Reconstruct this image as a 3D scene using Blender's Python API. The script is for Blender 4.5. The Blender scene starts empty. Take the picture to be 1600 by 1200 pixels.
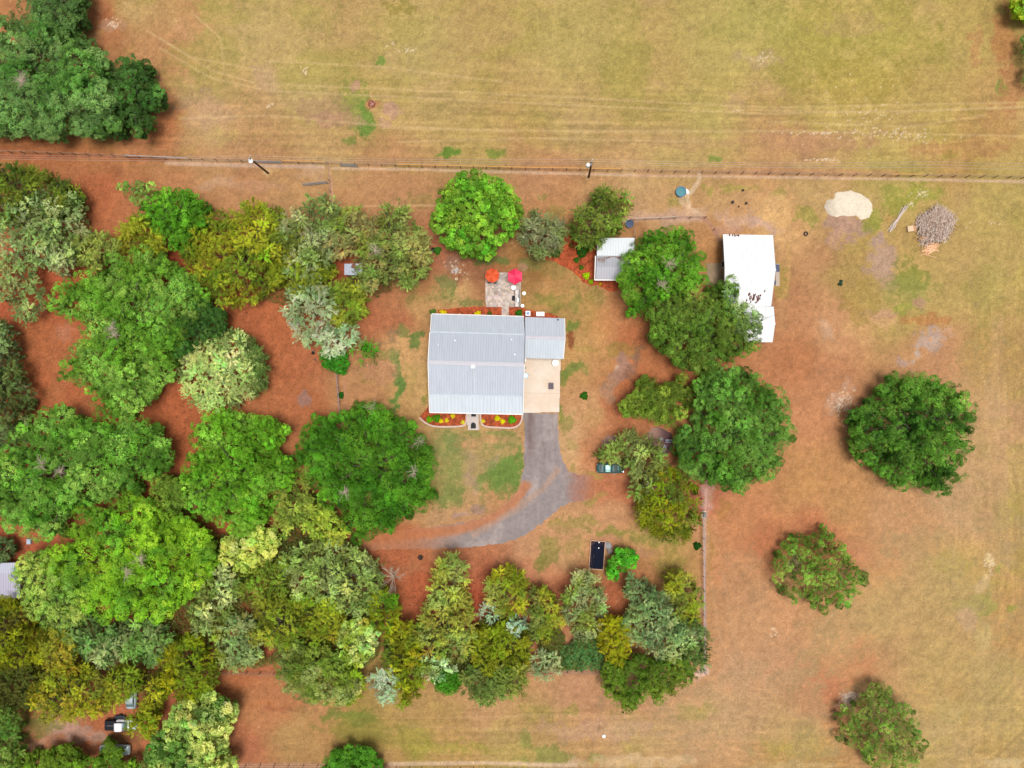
import bpy, bmesh, math, random
import numpy as np
from mathutils import Vector, Matrix
R = math.radians
C = bpy.context.scene.collection
# ---------------- camera, sky, sun, exposure ----------------
H = 118.5                      # camera height in metres, looking straight down
F = 1066.7                     # focal length in photo pixels (photo is 1600 wide)
cam_d = bpy.data.cameras.new('camera'); cam = bpy.data.objects.new('camera', cam_d); C.objects.link(cam)
cam.location = (0, 0, H); cam.rotation_euler = (0, 0, 0)
cam_d.sensor_width = 36; cam_d.lens = 36 * F / 1600; cam_d.clip_end = 5000; cam_d.clip_start = 0.5
bpy.context.scene.camera = cam
SUN_EL, SUN_AZ = 84, 110
w = bpy.data.worlds.new('World'); bpy.context.scene.world = w; w.use_nodes = True
nt = w.node_tree; nt.nodes.clear()
sky = nt.nodes.new('ShaderNodeTexSky'); sky.sky_type = 'NISHITA'; sky.sun_disc = False
sky.sun_elevation = R(SUN_EL); sky.sun_rotation = R(SUN_AZ); sky.dust_density = 6; sky.air_density = 1.0; sky.ozone_density = 1.0
hs = nt.nodes.new('ShaderNodeHueSaturation'); hs.inputs['Saturation'].default_value = 0.3
bgn = nt.nodes.new('ShaderNodeBackground'); bgn.inputs['Strength'].default_value = 0.10
ow = nt.nodes.new('ShaderNodeOutputWorld')
nt.links.new(sky.outputs[0], hs.inputs['Color']); nt.links.new(hs.outputs[0], bgn.inputs[0]); nt.links.new(bgn.outputs[0], ow.inputs[0])
sd = bpy.data.lights.new('sun', 'SUN'); sd.energy = 2.3; sd.angle = R(20); sd.color = (1, 0.95, 0.87)
so = bpy.data.objects.new('sun', sd); C.objects.link(so)
sdir = Vector((math.sin(R(SUN_AZ)) * math.cos(R(SUN_EL)), math.cos(R(SUN_AZ)) * math.cos(R(SUN_EL)), math.sin(R(SUN_EL))))
so.rotation_euler = sdir.to_track_quat('Z', 'Y').to_euler()
vs = bpy.context.scene.view_settings
vs.view_transform = 'Standard'; vs.look = 'None'; vs.gamma = 1; vs.use_curve_mapping = False; vs.exposure = 0.20
KG = 1 / 1.61                  # display colour -> albedo of open ground

rng = np.random.default_rng(7); random.seed(7)

def W(px, py, z=0.0):
    """photo pixel of a thing at height z -> world point"""
    s = (H - z) / F
    return Vector(((px - 800) * s, (600 - py) * s, z))
def lin(c):
    c = np.asarray(c, float) / 255.0
    return np.where(c <= 0.04045, c / 12.92, ((c + 0.055) / 1.055) ** 2.4)
def alb(c, k=KG):
    return tuple(np.clip(lin(c) * k, 0, 0.9))

# ---------------- materials ----------------
MATS = {}
def _new(name):
    m = bpy.data.materials.new(name); m.use_nodes = True
    n = m.node_tree.nodes; b = n['Principled BSDF']
    return m, n, m.node_tree.links, b
def mat(name, col, rough=0.7, metal=0.0, var=0.12, scale=4.0, bump=0.0, bscale=None, spec=0.3, stretch=None):
    if name in MATS: return MATS[name]
    m, n, l, b = _new(name)
    tc = n.new('ShaderNodeTexCoord'); mp = n.new('ShaderNodeMapping'); l.new(tc.outputs['Object'], mp.inputs[0])
    if stretch: mp.inputs['Scale'].default_value = stretch
    nz = n.new('ShaderNodeTexNoise'); nz.inputs['Scale'].default_value = scale; nz.inputs['Detail'].default_value = 5
    nz.inputs['Roughness'].default_value = 0.65
    l.new(mp.outputs[0], nz.inputs['Vector'])
    rp = n.new('ShaderNodeMapRange'); rp.inputs[1].default_value = 0.3; rp.inputs[2].default_value = 0.7
    rp.inputs[3].default_value = 1 - var; rp.inputs[4].default_value = 1 + var
    l.new(nz.outputs[0], rp.inputs[0])
    mx = n.new('ShaderNodeVectorMath'); mx.operation = 'SCALE'; mx.inputs[0].default_value = col[:3]
    l.new(rp.outputs[0], mx.inputs['Scale']); l.new(mx.outputs[0], b.inputs['Base Color'])
    b.inputs['Roughness'].default_value = rough; b.inputs['Metallic'].default_value = metal
    b.inputs['Specular IOR Level'].default_value = spec
    if bump:
        bp = n.new('ShaderNodeBump'); bp.inputs['Strength'].default_value = bump; bp.inputs['Distance'].default_value = 0.05
        l.new(nz.outputs[0], bp.inputs['Height']); l.new(bp.outputs[0], b.inputs['Normal'])
    MATS[name] = m
    return m
def attr_mat(name, rough=0.9, fine=6.0, fvar=0.12, fine2=1.4, f2var=0.06, bump=0.25, spec=0.1, metal=0.0):
    if name in MATS: return MATS[name]
    m, n, l, b = _new(name)
    at = n.new('ShaderNodeAttribute'); at.attribute_name = 'tint'
    tc = n.new('ShaderNodeTexCoord')
    def nz(sc, v, det):
        t = n.new('ShaderNodeTexNoise'); t.inputs['Scale'].default_value = sc; t.inputs['Detail'].default_value = det
        t.inputs['Roughness'].default_value = 0.7
        l.new(tc.outputs['Object'], t.inputs['Vector'])
        r = n.new('ShaderNodeMapRange'); r.inputs[1].default_value = 0.28; r.inputs[2].default_value = 0.72
        r.inputs[3].default_value = 1 - v; r.inputs[4].default_value = 1 + v; r.clamp = False
        l.new(t.outputs[0], r.inputs[0]); return t, r
    t1, r1 = nz(fine, fvar, 4); t2, r2 = nz(fine2, f2var, 5)
    mu = n.new('ShaderNodeMath'); mu.operation = 'MULTIPLY'; l.new(r1.outputs[0], mu.inputs[0]); l.new(r2.outputs[0], mu.inputs[1])
    mx = n.new('ShaderNodeVectorMath'); mx.operation = 'SCALE'; l.new(at.outputs['Color'], mx.inputs[0]); l.new(mu.outputs[0], mx.inputs['Scale'])
    l.new(mx.outputs[0], b.inputs['Base Color'])
    b.inputs['Roughness'].default_value = rough; b.inputs['Specular IOR Level'].default_value = spec; b.inputs['Metallic'].default_value = metal
    if bump:
        bp = n.new('ShaderNodeBump'); bp.inputs['Strength'].default_value = bump; bp.inputs['Distance'].default_value = 0.08
        l.new(t1.outputs[0], bp.inputs['Height']); l.new(bp.outputs[0], b.inputs['Normal'])
    MATS[name] = m; return m
def leaf_mat():
    if 'leaves' in MATS: return MATS['leaves']
    m, n, l, b = _new('leaves')
    at = n.new('ShaderNodeAttribute'); at.attribute_name = 'tint'
    b.inputs['Roughness'].default_value = 0.6; b.inputs['Specular IOR Level'].default_value = 0.22
    l.new(at.outputs['Color'], b.inputs['Base Color'])
    tr = n.new('ShaderNodeBsdfTranslucent'); l.new(at.outputs['Color'], tr.inputs[0])
    mi = n.new('ShaderNodeMixShader'); mi.inputs[0].default_value = 0.38
    l.new(b.outputs[0], mi.inputs[1]); l.new(tr.outputs[0], mi.inputs[2]); l.new(mi.outputs[0], n['Material Output'].inputs[0])
    MATS['leaves'] = m; return m

# ---------------- object helpers ----------------
def link(name, me, parent=None):
    o = bpy.data.objects.new(name, me); C.objects.link(o)
    if parent is not None: o.parent = parent
    return o
def tag(o, label=None, cat=None, group=None, kind=None):
    if label: o['label'] = label
    if cat: o['category'] = cat
    if group: o['group'] = group
    if kind: o['kind'] = kind
    return o
def empty(name, loc, label, cat, rz=0, group=None):
    o = bpy.data.objects.new(name, None); C.objects.link(o); o.location = loc; o.rotation_euler = (0, 0, rz)
    o.empty_display_size = 0.5
    return tag(o, label, cat, group)
def np_mesh(name, V, Fc, m, parent=None, fcol=None, vcol=None, smooth=False):
    V = np.asarray(V, np.float32); Fc = np.asarray(Fc, np.int32)
    me = bpy.data.meshes.new(name)
    k = Fc.shape[1]
    me.vertices.add(len(V)); me.vertices.foreach_set('co', V.ravel())
    me.loops.add(Fc.size); me.loops.foreach_set('vertex_index', Fc.ravel())
    me.polygons.add(len(Fc)); me.polygons.foreach_set('loop_start', np.arange(0, Fc.size, k, dtype=np.int32))
    me.update(calc_edges=True)
    for c, dom in ((fcol, 'FACE'), (vcol, 'POINT')):
        if c is not None:
            a = me.attributes.new('tint', 'FLOAT_COLOR', dom)
            c4 = np.ones((len(c), 4), np.float32); c4[:, :3] = c
            a.data.foreach_set('color', c4.ravel())
    if smooth: me.polygons.foreach_set('use_smooth', np.ones(len(Fc), bool))
    me.materials.append(m)
    return link(name, me, parent)
class MB:
    """collects simple solids and links them as one mesh object"""
    def __init__(s): s.v = []; s.f = []; s.mi = []; s.cur = 0
    def add(s, vs_, fs):
        o = len(s.v); s.v += [tuple(v) for v in vs_]; s.f += [tuple(i + o for i in f) for f in fs]; s.mi += [s.cur] * len(fs); return s
    def box(s, x0, x1, y0, y1, z0, z1, M=None):
        vs_ = [Vector((x, y, z)) for z in (z0, z1) for y in (y0, y1) for x in (x0, x1)]
        if M is not None: vs_ = [M @ v for v in vs_]
        return s.add(vs_, [(0, 2, 3, 1), (4, 5, 7, 6), (0, 1, 5, 4), (2, 6, 7, 3), (0, 4, 6, 2), (1, 3, 7, 5)])
    def bbox(s, x0, x1, y0, y1, z0, z1, b=0.03, M=None):      # box with bevelled top edges
        def rr(z, d): return [Vector((x0 + d, y0 + d, z)), Vector((x1 - d, y0 + d, z)), Vector((x1 - d, y1 - d, z)), Vector((x0 + d, y1 - d, z))]
        vs_ = rr(z0, 0) + rr(z1 - b, 0) + rr(z1, b)
        if M is not None: vs_ = [M @ v for v in vs_]
        fs = [(3, 2, 1, 0), (8, 9, 10, 11)]
        for k in range(2):
            for i in range(4): fs.append((k * 4 + i, k * 4 + (i + 1) % 4, k * 4 + 4 + (i + 1) % 4, k * 4 + 4 + i))
        return s.add(vs_, fs)
    def tube(s, pts, rad, n=6, cap=True):
        pts = [Vector(p) for p in pts]
        if not hasattr(rad, '__len__'): rad = [rad] * len(pts)
        o = len(s.v); vs_ = []
        for i, p in enumerate(pts):
            d = (pts[min(i + 1, len(pts) - 1)] - pts[max(i - 1, 0)])
            if d.length < 1e-6: d = Vector((0, 0, 1))
            d.normalize(); a = Vector((1, 0, 0)) if abs(d.x) < 0.8 else Vector((0, 1, 0))
            u = d.cross(a).normalized(); v = d.cross(u)
            for k in range(n):
                t = 2 * math.pi * k / n; vs_.append(p + (u * math.cos(t) + v * math.sin(t)) * rad[i])
        fs = []
        for i in range(len(pts) - 1):
            for k in range(n): fs.append((i * n + k, i * n + (k + 1) % n, (i + 1) * n + (k + 1) % n, (i + 1) * n + k))
        if cap: fs.append(tuple(range(n - 1, -1, -1))); fs.append(tuple((len(pts) - 1) * n + k for k in range(n)))
        return s.add(vs_, fs)
    def lathe(s, prof, c=(0, 0, 0), n=20, M=None):
        c = Vector(c); vs_ = []; fs = []
        for r, z in prof:
            for k in range(n):
                t = 2 * math.pi * k / n; v = Vector((r * math.cos(t), r * math.sin(t), z)); vs_.append((M @ v if M is not None else v) + c)
        for i in range(len(prof) - 1):
            for k in range(n): fs.append((i * n + k, i * n + (k + 1) % n, (i + 1) * n + (k + 1) % n, (i + 1) * n + k))
        fs.append(tuple(range(n - 1, -1, -1))); fs.append(tuple((len(prof) - 1) * n + k for k in range(n)))
        return s.add(vs_, fs)
    def poly(s, pts, t):      # thick slab: pts top outline, t thickness downwards
        n = len(pts); top = [Vector(p) for p in pts]; bot = [p - Vector((0, 0, t)) for p in top]
        return s.add(top + bot, [tuple(range(n)), tuple(range(2 * n - 1, n - 1, -1))] + [(i, n + i, n + (i + 1) % n, (i + 1) % n) for i in range(n)])
    def build(s, name, m, parent=None, smooth=False):
        me = bpy.data.meshes.new(name); me.from_pydata(s.v, [], s.f)
        for k in (m if isinstance(m, (list, tuple)) else [m]): me.materials.append(k)
        if s.cur: me.polygons.foreach_set('material_index', s.mi)
        bm = bmesh.new(); bm.from_mesh(me); bmesh.ops.recalc_face_normals(bm, faces=bm.faces); bm.to_mesh(me); bm.free()
        if smooth: me.polygons.foreach_set('use_smooth', [True] * len(me.polygons))
        me.update()
        return link(name, me, parent)

# ---------------- numpy noise and masks ----------------
def vnoise(X, Y, seed):
    r = np.random.default_rng(seed); T = r.random((256, 256)).astype(np.float32)
    xi = np.floor(X).astype(int); yi = np.floor(Y).astype(int); fx = X - xi; fy = Y - yi
    fx = fx * fx * (3 - 2 * fx); fy = fy * fy * (3 - 2 * fy)
    a = T[yi & 255, xi & 255]; b = T[yi & 255, (xi + 1) & 255]; c = T[(yi + 1) & 255, xi & 255]; d = T[(yi + 1) & 255, (xi + 1) & 255]
    return (a * (1 - fx) + b * fx) * (1 - fy) + (c * (1 - fx) + d * fx) * fy
def fbm(X, Y, sc, seed, octv=4, gain=0.55):
    s = 0; a = 1; t = 0; x = X / sc; y = Y / sc
    for k in range(octv):
        s = s + a * (vnoise(x + 13.7 * k, y + 7.3 * k, seed + k) - 0.5); t += a; a *= gain
        x, y = 2.03 * (0.8 * x - 0.6 * y), 2.03 * (0.6 * x + 0.8 * y)
    return s / t * 2
def sstep(a, b, x):
    t = np.clip((x - a) / (b - a), 0, 1); return t * t * (3 - 2 * t)
def inpoly(X, Y, P):
    ins = np.zeros(X.shape, bool); n = len(P)
    for i in range(n):
        x0, y0 = P[i]; x1, y1 = P[(i + 1) % n]
        if y0 == y1: continue
        c = ((y0 > Y) != (y1 > Y)) & (X < (x1 - x0) * (Y - y0) / (y1 - y0) + x0)
        ins ^= c
    return ins
def segdist(X, Y, P, closed=True):
    D = np.full(X.shape, 1e9)
    n = len(P)
    for i in range(n if closed else n - 1):
        x0, y0 = P[i]; x1, y1 = P[(i + 1) % n]; dx, dy = x1 - x0, y1 - y0
        t = np.clip(((X - x0) * dx + (Y - y0) * dy) / (dx * dx + dy * dy + 1e-9), 0, 1)
        D = np.minimum(D, np.hypot(X - x0 - t * dx, Y - y0 - t * dy))
    return D
def PT(s): return [tuple(float(a) for a in p.split(',')) for p in s.split()]
# ---------------- ground ----------------
def axis(a, b, st):
    core = np.arange(a, b + 0.1, st)
    out = np.cumsum(3.0 * 1.125 ** np.arange(60))
    return np.concatenate([(a - out)[::-1], core, b + out])
gx = axis(-40, 1640, 2.0); gy = axis(-40, 1240, 2.0)
PX, PY = np.meshgrid(gx, gy)
wx = PX + 30 * fbm(PX, PY, 90, 11); wy = PY + 30 * fbm(PX, PY, 90, 21)
CP = """400,60,190,164,106 650,80,190,166,104 900,60,188,166,100 1150,60,188,168,98 1330,90,190,166,92 1500,60,186,160,92 1560,130,190,152,94 1595,60,176,146,84
200,20,194,160,104 250,80,190,138,92 165,30,180,108,68 300,150,196,160,112 265,160,188,128,82 255,200,184,112,68 330,200,196,160,112 480,150,188,164,104 700,170,192,164,104 900,180,190,162,102 1100,190,188,166,98 1300,180,192,164,94 1450,180,190,160,92
1250,235,192,146,100 1050,235,192,162,102 750,235,190,160,96 500,235,192,156,104 1500,235,190,148,88 350,235,194,146,100 150,228,190,120,76 30,228,184,108,66 100,255,184,112,68 250,265,190,128,84 380,285,192,138,94 150,310,180,98,58 220,290,186,116,74
450,285,194,146,98 600,285,192,142,96 620,310,192,138,96 850,290,194,140,98 850,320,188,132,86 1000,300,200,162,112 1030,320,200,158,108 1130,300,194,152,102 1150,330,200,146,98 1200,340,218,170,114 1220,320,204,152,100 1260,300,194,158,104 1280,400,192,142,98 1230,480,192,134,92
1400,280,186,162,94 1560,300,190,164,96 1560,420,190,162,98 1480,450,190,160,96 1400,480,184,156,92 1330,430,180,148,88 1300,520,202,146,102 1240,560,192,122,78 1300,580,198,134,92 1450,560,196,142,100 1560,560,186,148,90
1270,650,200,134,90 1560,650,200,156,112 1590,600,190,152,96 1260,760,198,140,86 1320,800,196,142,90 1400,820,198,148,104 1500,780,198,154,112 1590,760,192,160,100 1150,800,198,130,84 1190,850,192,116,74 1290,840,192,116,76 1130,900,198,136,92 1180,960,202,148,104 1200,1030,200,150,110 1300,1000,200,152,104 1350,1030,194,132,88 1290,1100,190,122,84 1370,960,194,154,98 1500,900,190,156,96 1560,980,188,146,92 1560,1080,190,160,100 1480,1060,186,150,90 1480,1150,196,164,108 1250,1170,188,150,92 1100,1120,200,156,112 1000,1080,198,148,108 900,1080,198,146,108 850,1120,188,150,96 1000,1150,194,158,108 750,1090,196,150,104 650,1100,186,146,92 700,1150,186,146,88 800,1170,184,154,96 600,1090,176,144,84 560,1130,160,138,70 640,1150,164,144,72 500,1110,186,134,86 420,1080,190,120,76 380,1060,182,104,62 400,1120,188,124,80 450,1160,182,140,88 370,1170,180,108,74 600,1185,178,138,84
450,500,180,96,54 460,560,184,104,64 400,500,176,92,52 360,480,170,88,50 460,640,176,100,60 250,620,164,82,46 270,680,166,84,46 60,530,176,96,54 100,560,178,100,58 60,610,172,90,50 100,430,172,80,44 30,470,168,78,44 280,420,140,62,36 200,560,164,84,48 300,870,130,66,40 500,860,150,76,44 530,440,144,66,38 560,480,160,90,60
600,470,182,116,76 620,500,184,112,74 580,500,170,98,62 640,560,204,156,102 620,600,196,150,94 660,600,204,162,104 570,620,196,136,90 600,650,192,146,90 560,600,190,136,92 700,440,162,112,82 680,400,164,100,70 730,430,166,112,80 700,475,200,158,104 650,450,176,120,76 660,470,190,146,92 840,400,152,110,64 860,430,182,134,82 850,470,180,140,82 900,440,178,138,82 900,480,176,140,82 940,480,202,142,88 970,480,196,126,80 1000,530,188,108,64 950,560,198,138,86 910,530,196,148,90 900,570,194,146,90 920,640,204,152,104 890,690,208,164,116 930,690,202,134,90 960,640,188,108,66 990,600,190,106,62 960,700,194,114,70 900,720,206,156,110 960,760,198,118,78 980,770,186,106,68 950,800,200,146,104 900,800,202,150,106 880,860,200,152,104 840,890,200,132,94 800,880,194,124,86 1000,850,188,150,94 1050,860,190,148,88 1060,900,188,142,86 1080,830,198,140,94 1080,780,190,108,80 950,880,184,134,84 990,900,180,118,76 960,930,178,96,60 900,920,178,100,66 850,930,182,110,76 780,900,178,90,58 650,900,164,80,46 640,870,180,106,66 700,870,192,124,84 730,870,190,114,76 620,850,180,96,58 700,940,150,66,38 750,930,160,70,42
740,690,196,154,104 700,720,160,146,88 790,720,170,150,92 740,740,186,152,108 700,760,156,148,86 650,780,196,148,96 680,810,200,154,110 740,790,196,150,106 790,780,198,140,94 810,700,198,150,104 830,860,200,148,108
1030,330,200,154,104 1060,360,188,132,86 1110,370,192,136,86 1115,400,184,124,74 1000,360,184,128,82 950,330,192,146,100 1030,345,202,158,112 1080,560,160,92,56
100,1140,178,120,90 60,1140,182,122,84 30,1150,150,128,70 170,1150,150,84,52 220,1080,160,86,56 150,1040,150,76,46 400,1020,150,80,50 60,1110,130,80,46 20,940,140,66,40 30,1190,160,110,80 330,1120,160,90,50"""
cp = np.array([[float(v) for v in p.split(',')] for p in CP.split()])
lift = np.maximum(1.0, 184.0 / cp[:, 2]) * (cp[:, 3] < 105) + (cp[:, 3] >= 105) * 1.0
cp[:, 2:] *= lift[:, None]
acc = np.zeros(PX.shape + (3,)); wsum = np.zeros(PX.shape)
cx_ = np.clip(wx, -60, 1660); cy_ = np.clip(wy, -60, 1260)
for p in cp:
    q = 1 / ((cx_ - p[0]) ** 2 + (cy_ - p[1]) ** 2 + 14 ** 2) ** 1.9
    wsum += q; acc += q[..., None] * p[2:]
G = acc / wsum[..., None]
G = G + np.clip((G[..., :1] - G[..., 2:] - 88) * .40, 0, 99) * np.array((.15, .62, .85))     # the litter soil is a little paler than it looks in the crowns' shade
fine1 = fbm(PX, PY, 14, 31, 4, 0.7); fine2 = fbm(PX, PY, 5, 41, 3, 0.8); mid = fbm(PX, PY, 45, 51, 4, 0.6)
WJX = 11 * fbm(PX, PY, 18, 401, 3); WJY = 11 * fbm(PX, PY, 18, 411, 3)
def blend(mask, col):
    global G
    G = G * (1 - mask[..., None]) + np.array(col, float) * mask[..., None]
def patch(x, y, rx, ry, col, al=0.8, ang=0, rough=0.6, soft=0.5, nz=None):
    a = R(ang); dx = PX - x + WJX * min(1, rx / 8); dy = PY - y + WJY * min(1, ry / 8)
    u = (dx * math.cos(a) + dy * math.sin(a)) / rx; v = (-dx * math.sin(a) + dy * math.cos(a)) / ry
    d = np.hypot(u, v) + rough * (1.3 * fine1 + 1.2 * mid + 0.7 * fine2)
    blend(al * sstep(1 + soft / 2, 1 - soft / 2, d), col)
def trail(pts, wd, col, al=0.7, rough=0.5, soft=1.0):
    P = PT(pts); xs = [p[0] for p in P]; ys = [p[1] for p in P]; g = wd * 3 + 6
    i0, i1 = np.searchsorted(gy, [min(ys) - g, max(ys) + g]); j0, j1 = np.searchsorted(gx, [min(xs) - g, max(xs) + g])
    X = PX[i0:i1, j0:j1]; Y = PY[i0:i1, j0:j1]
    d = segdist(X, Y, P, False) / wd + rough * (fine1[i0:i1, j0:j1] + 0.6 * fine2[i0:i1, j0:j1])
    m = (al * sstep(1 + soft / 2, 1 - soft / 2, d))[..., None]
    G[i0:i1, j0:j1] = G[i0:i1, j0:j1] * (1 - m) + np.array(col, float) * m
# broad olive / bare mottling of the grassland
grass = sstep(300, 200, PY) + sstep(1240, 1330, PX) * sstep(560, 420, PY) + sstep(1480, 1560, PX) + sstep(1080, 1130, PY) * sstep(560, 640, PX)
grass = np.clip(grass, 0, 1)
m1 = sstep(0.05, 0.5, fbm(PX, PY * 1.6, 70, 61, 5, 0.62)); blend(0.34 * m1 * grass, (166, 154, 74))
m2 = sstep(0.1, 0.55, fbm(PX, PY * 1.3, 60, 71, 5, 0.65)); blend(0.24 * m2 * grass, (202, 160, 124))
m3 = sstep(0.15, 0.6, fbm(PX, PY * 2.0, 30, 81, 5, 0.7)); blend(0.30 * m3 * grass, (196, 176, 96))
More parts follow.
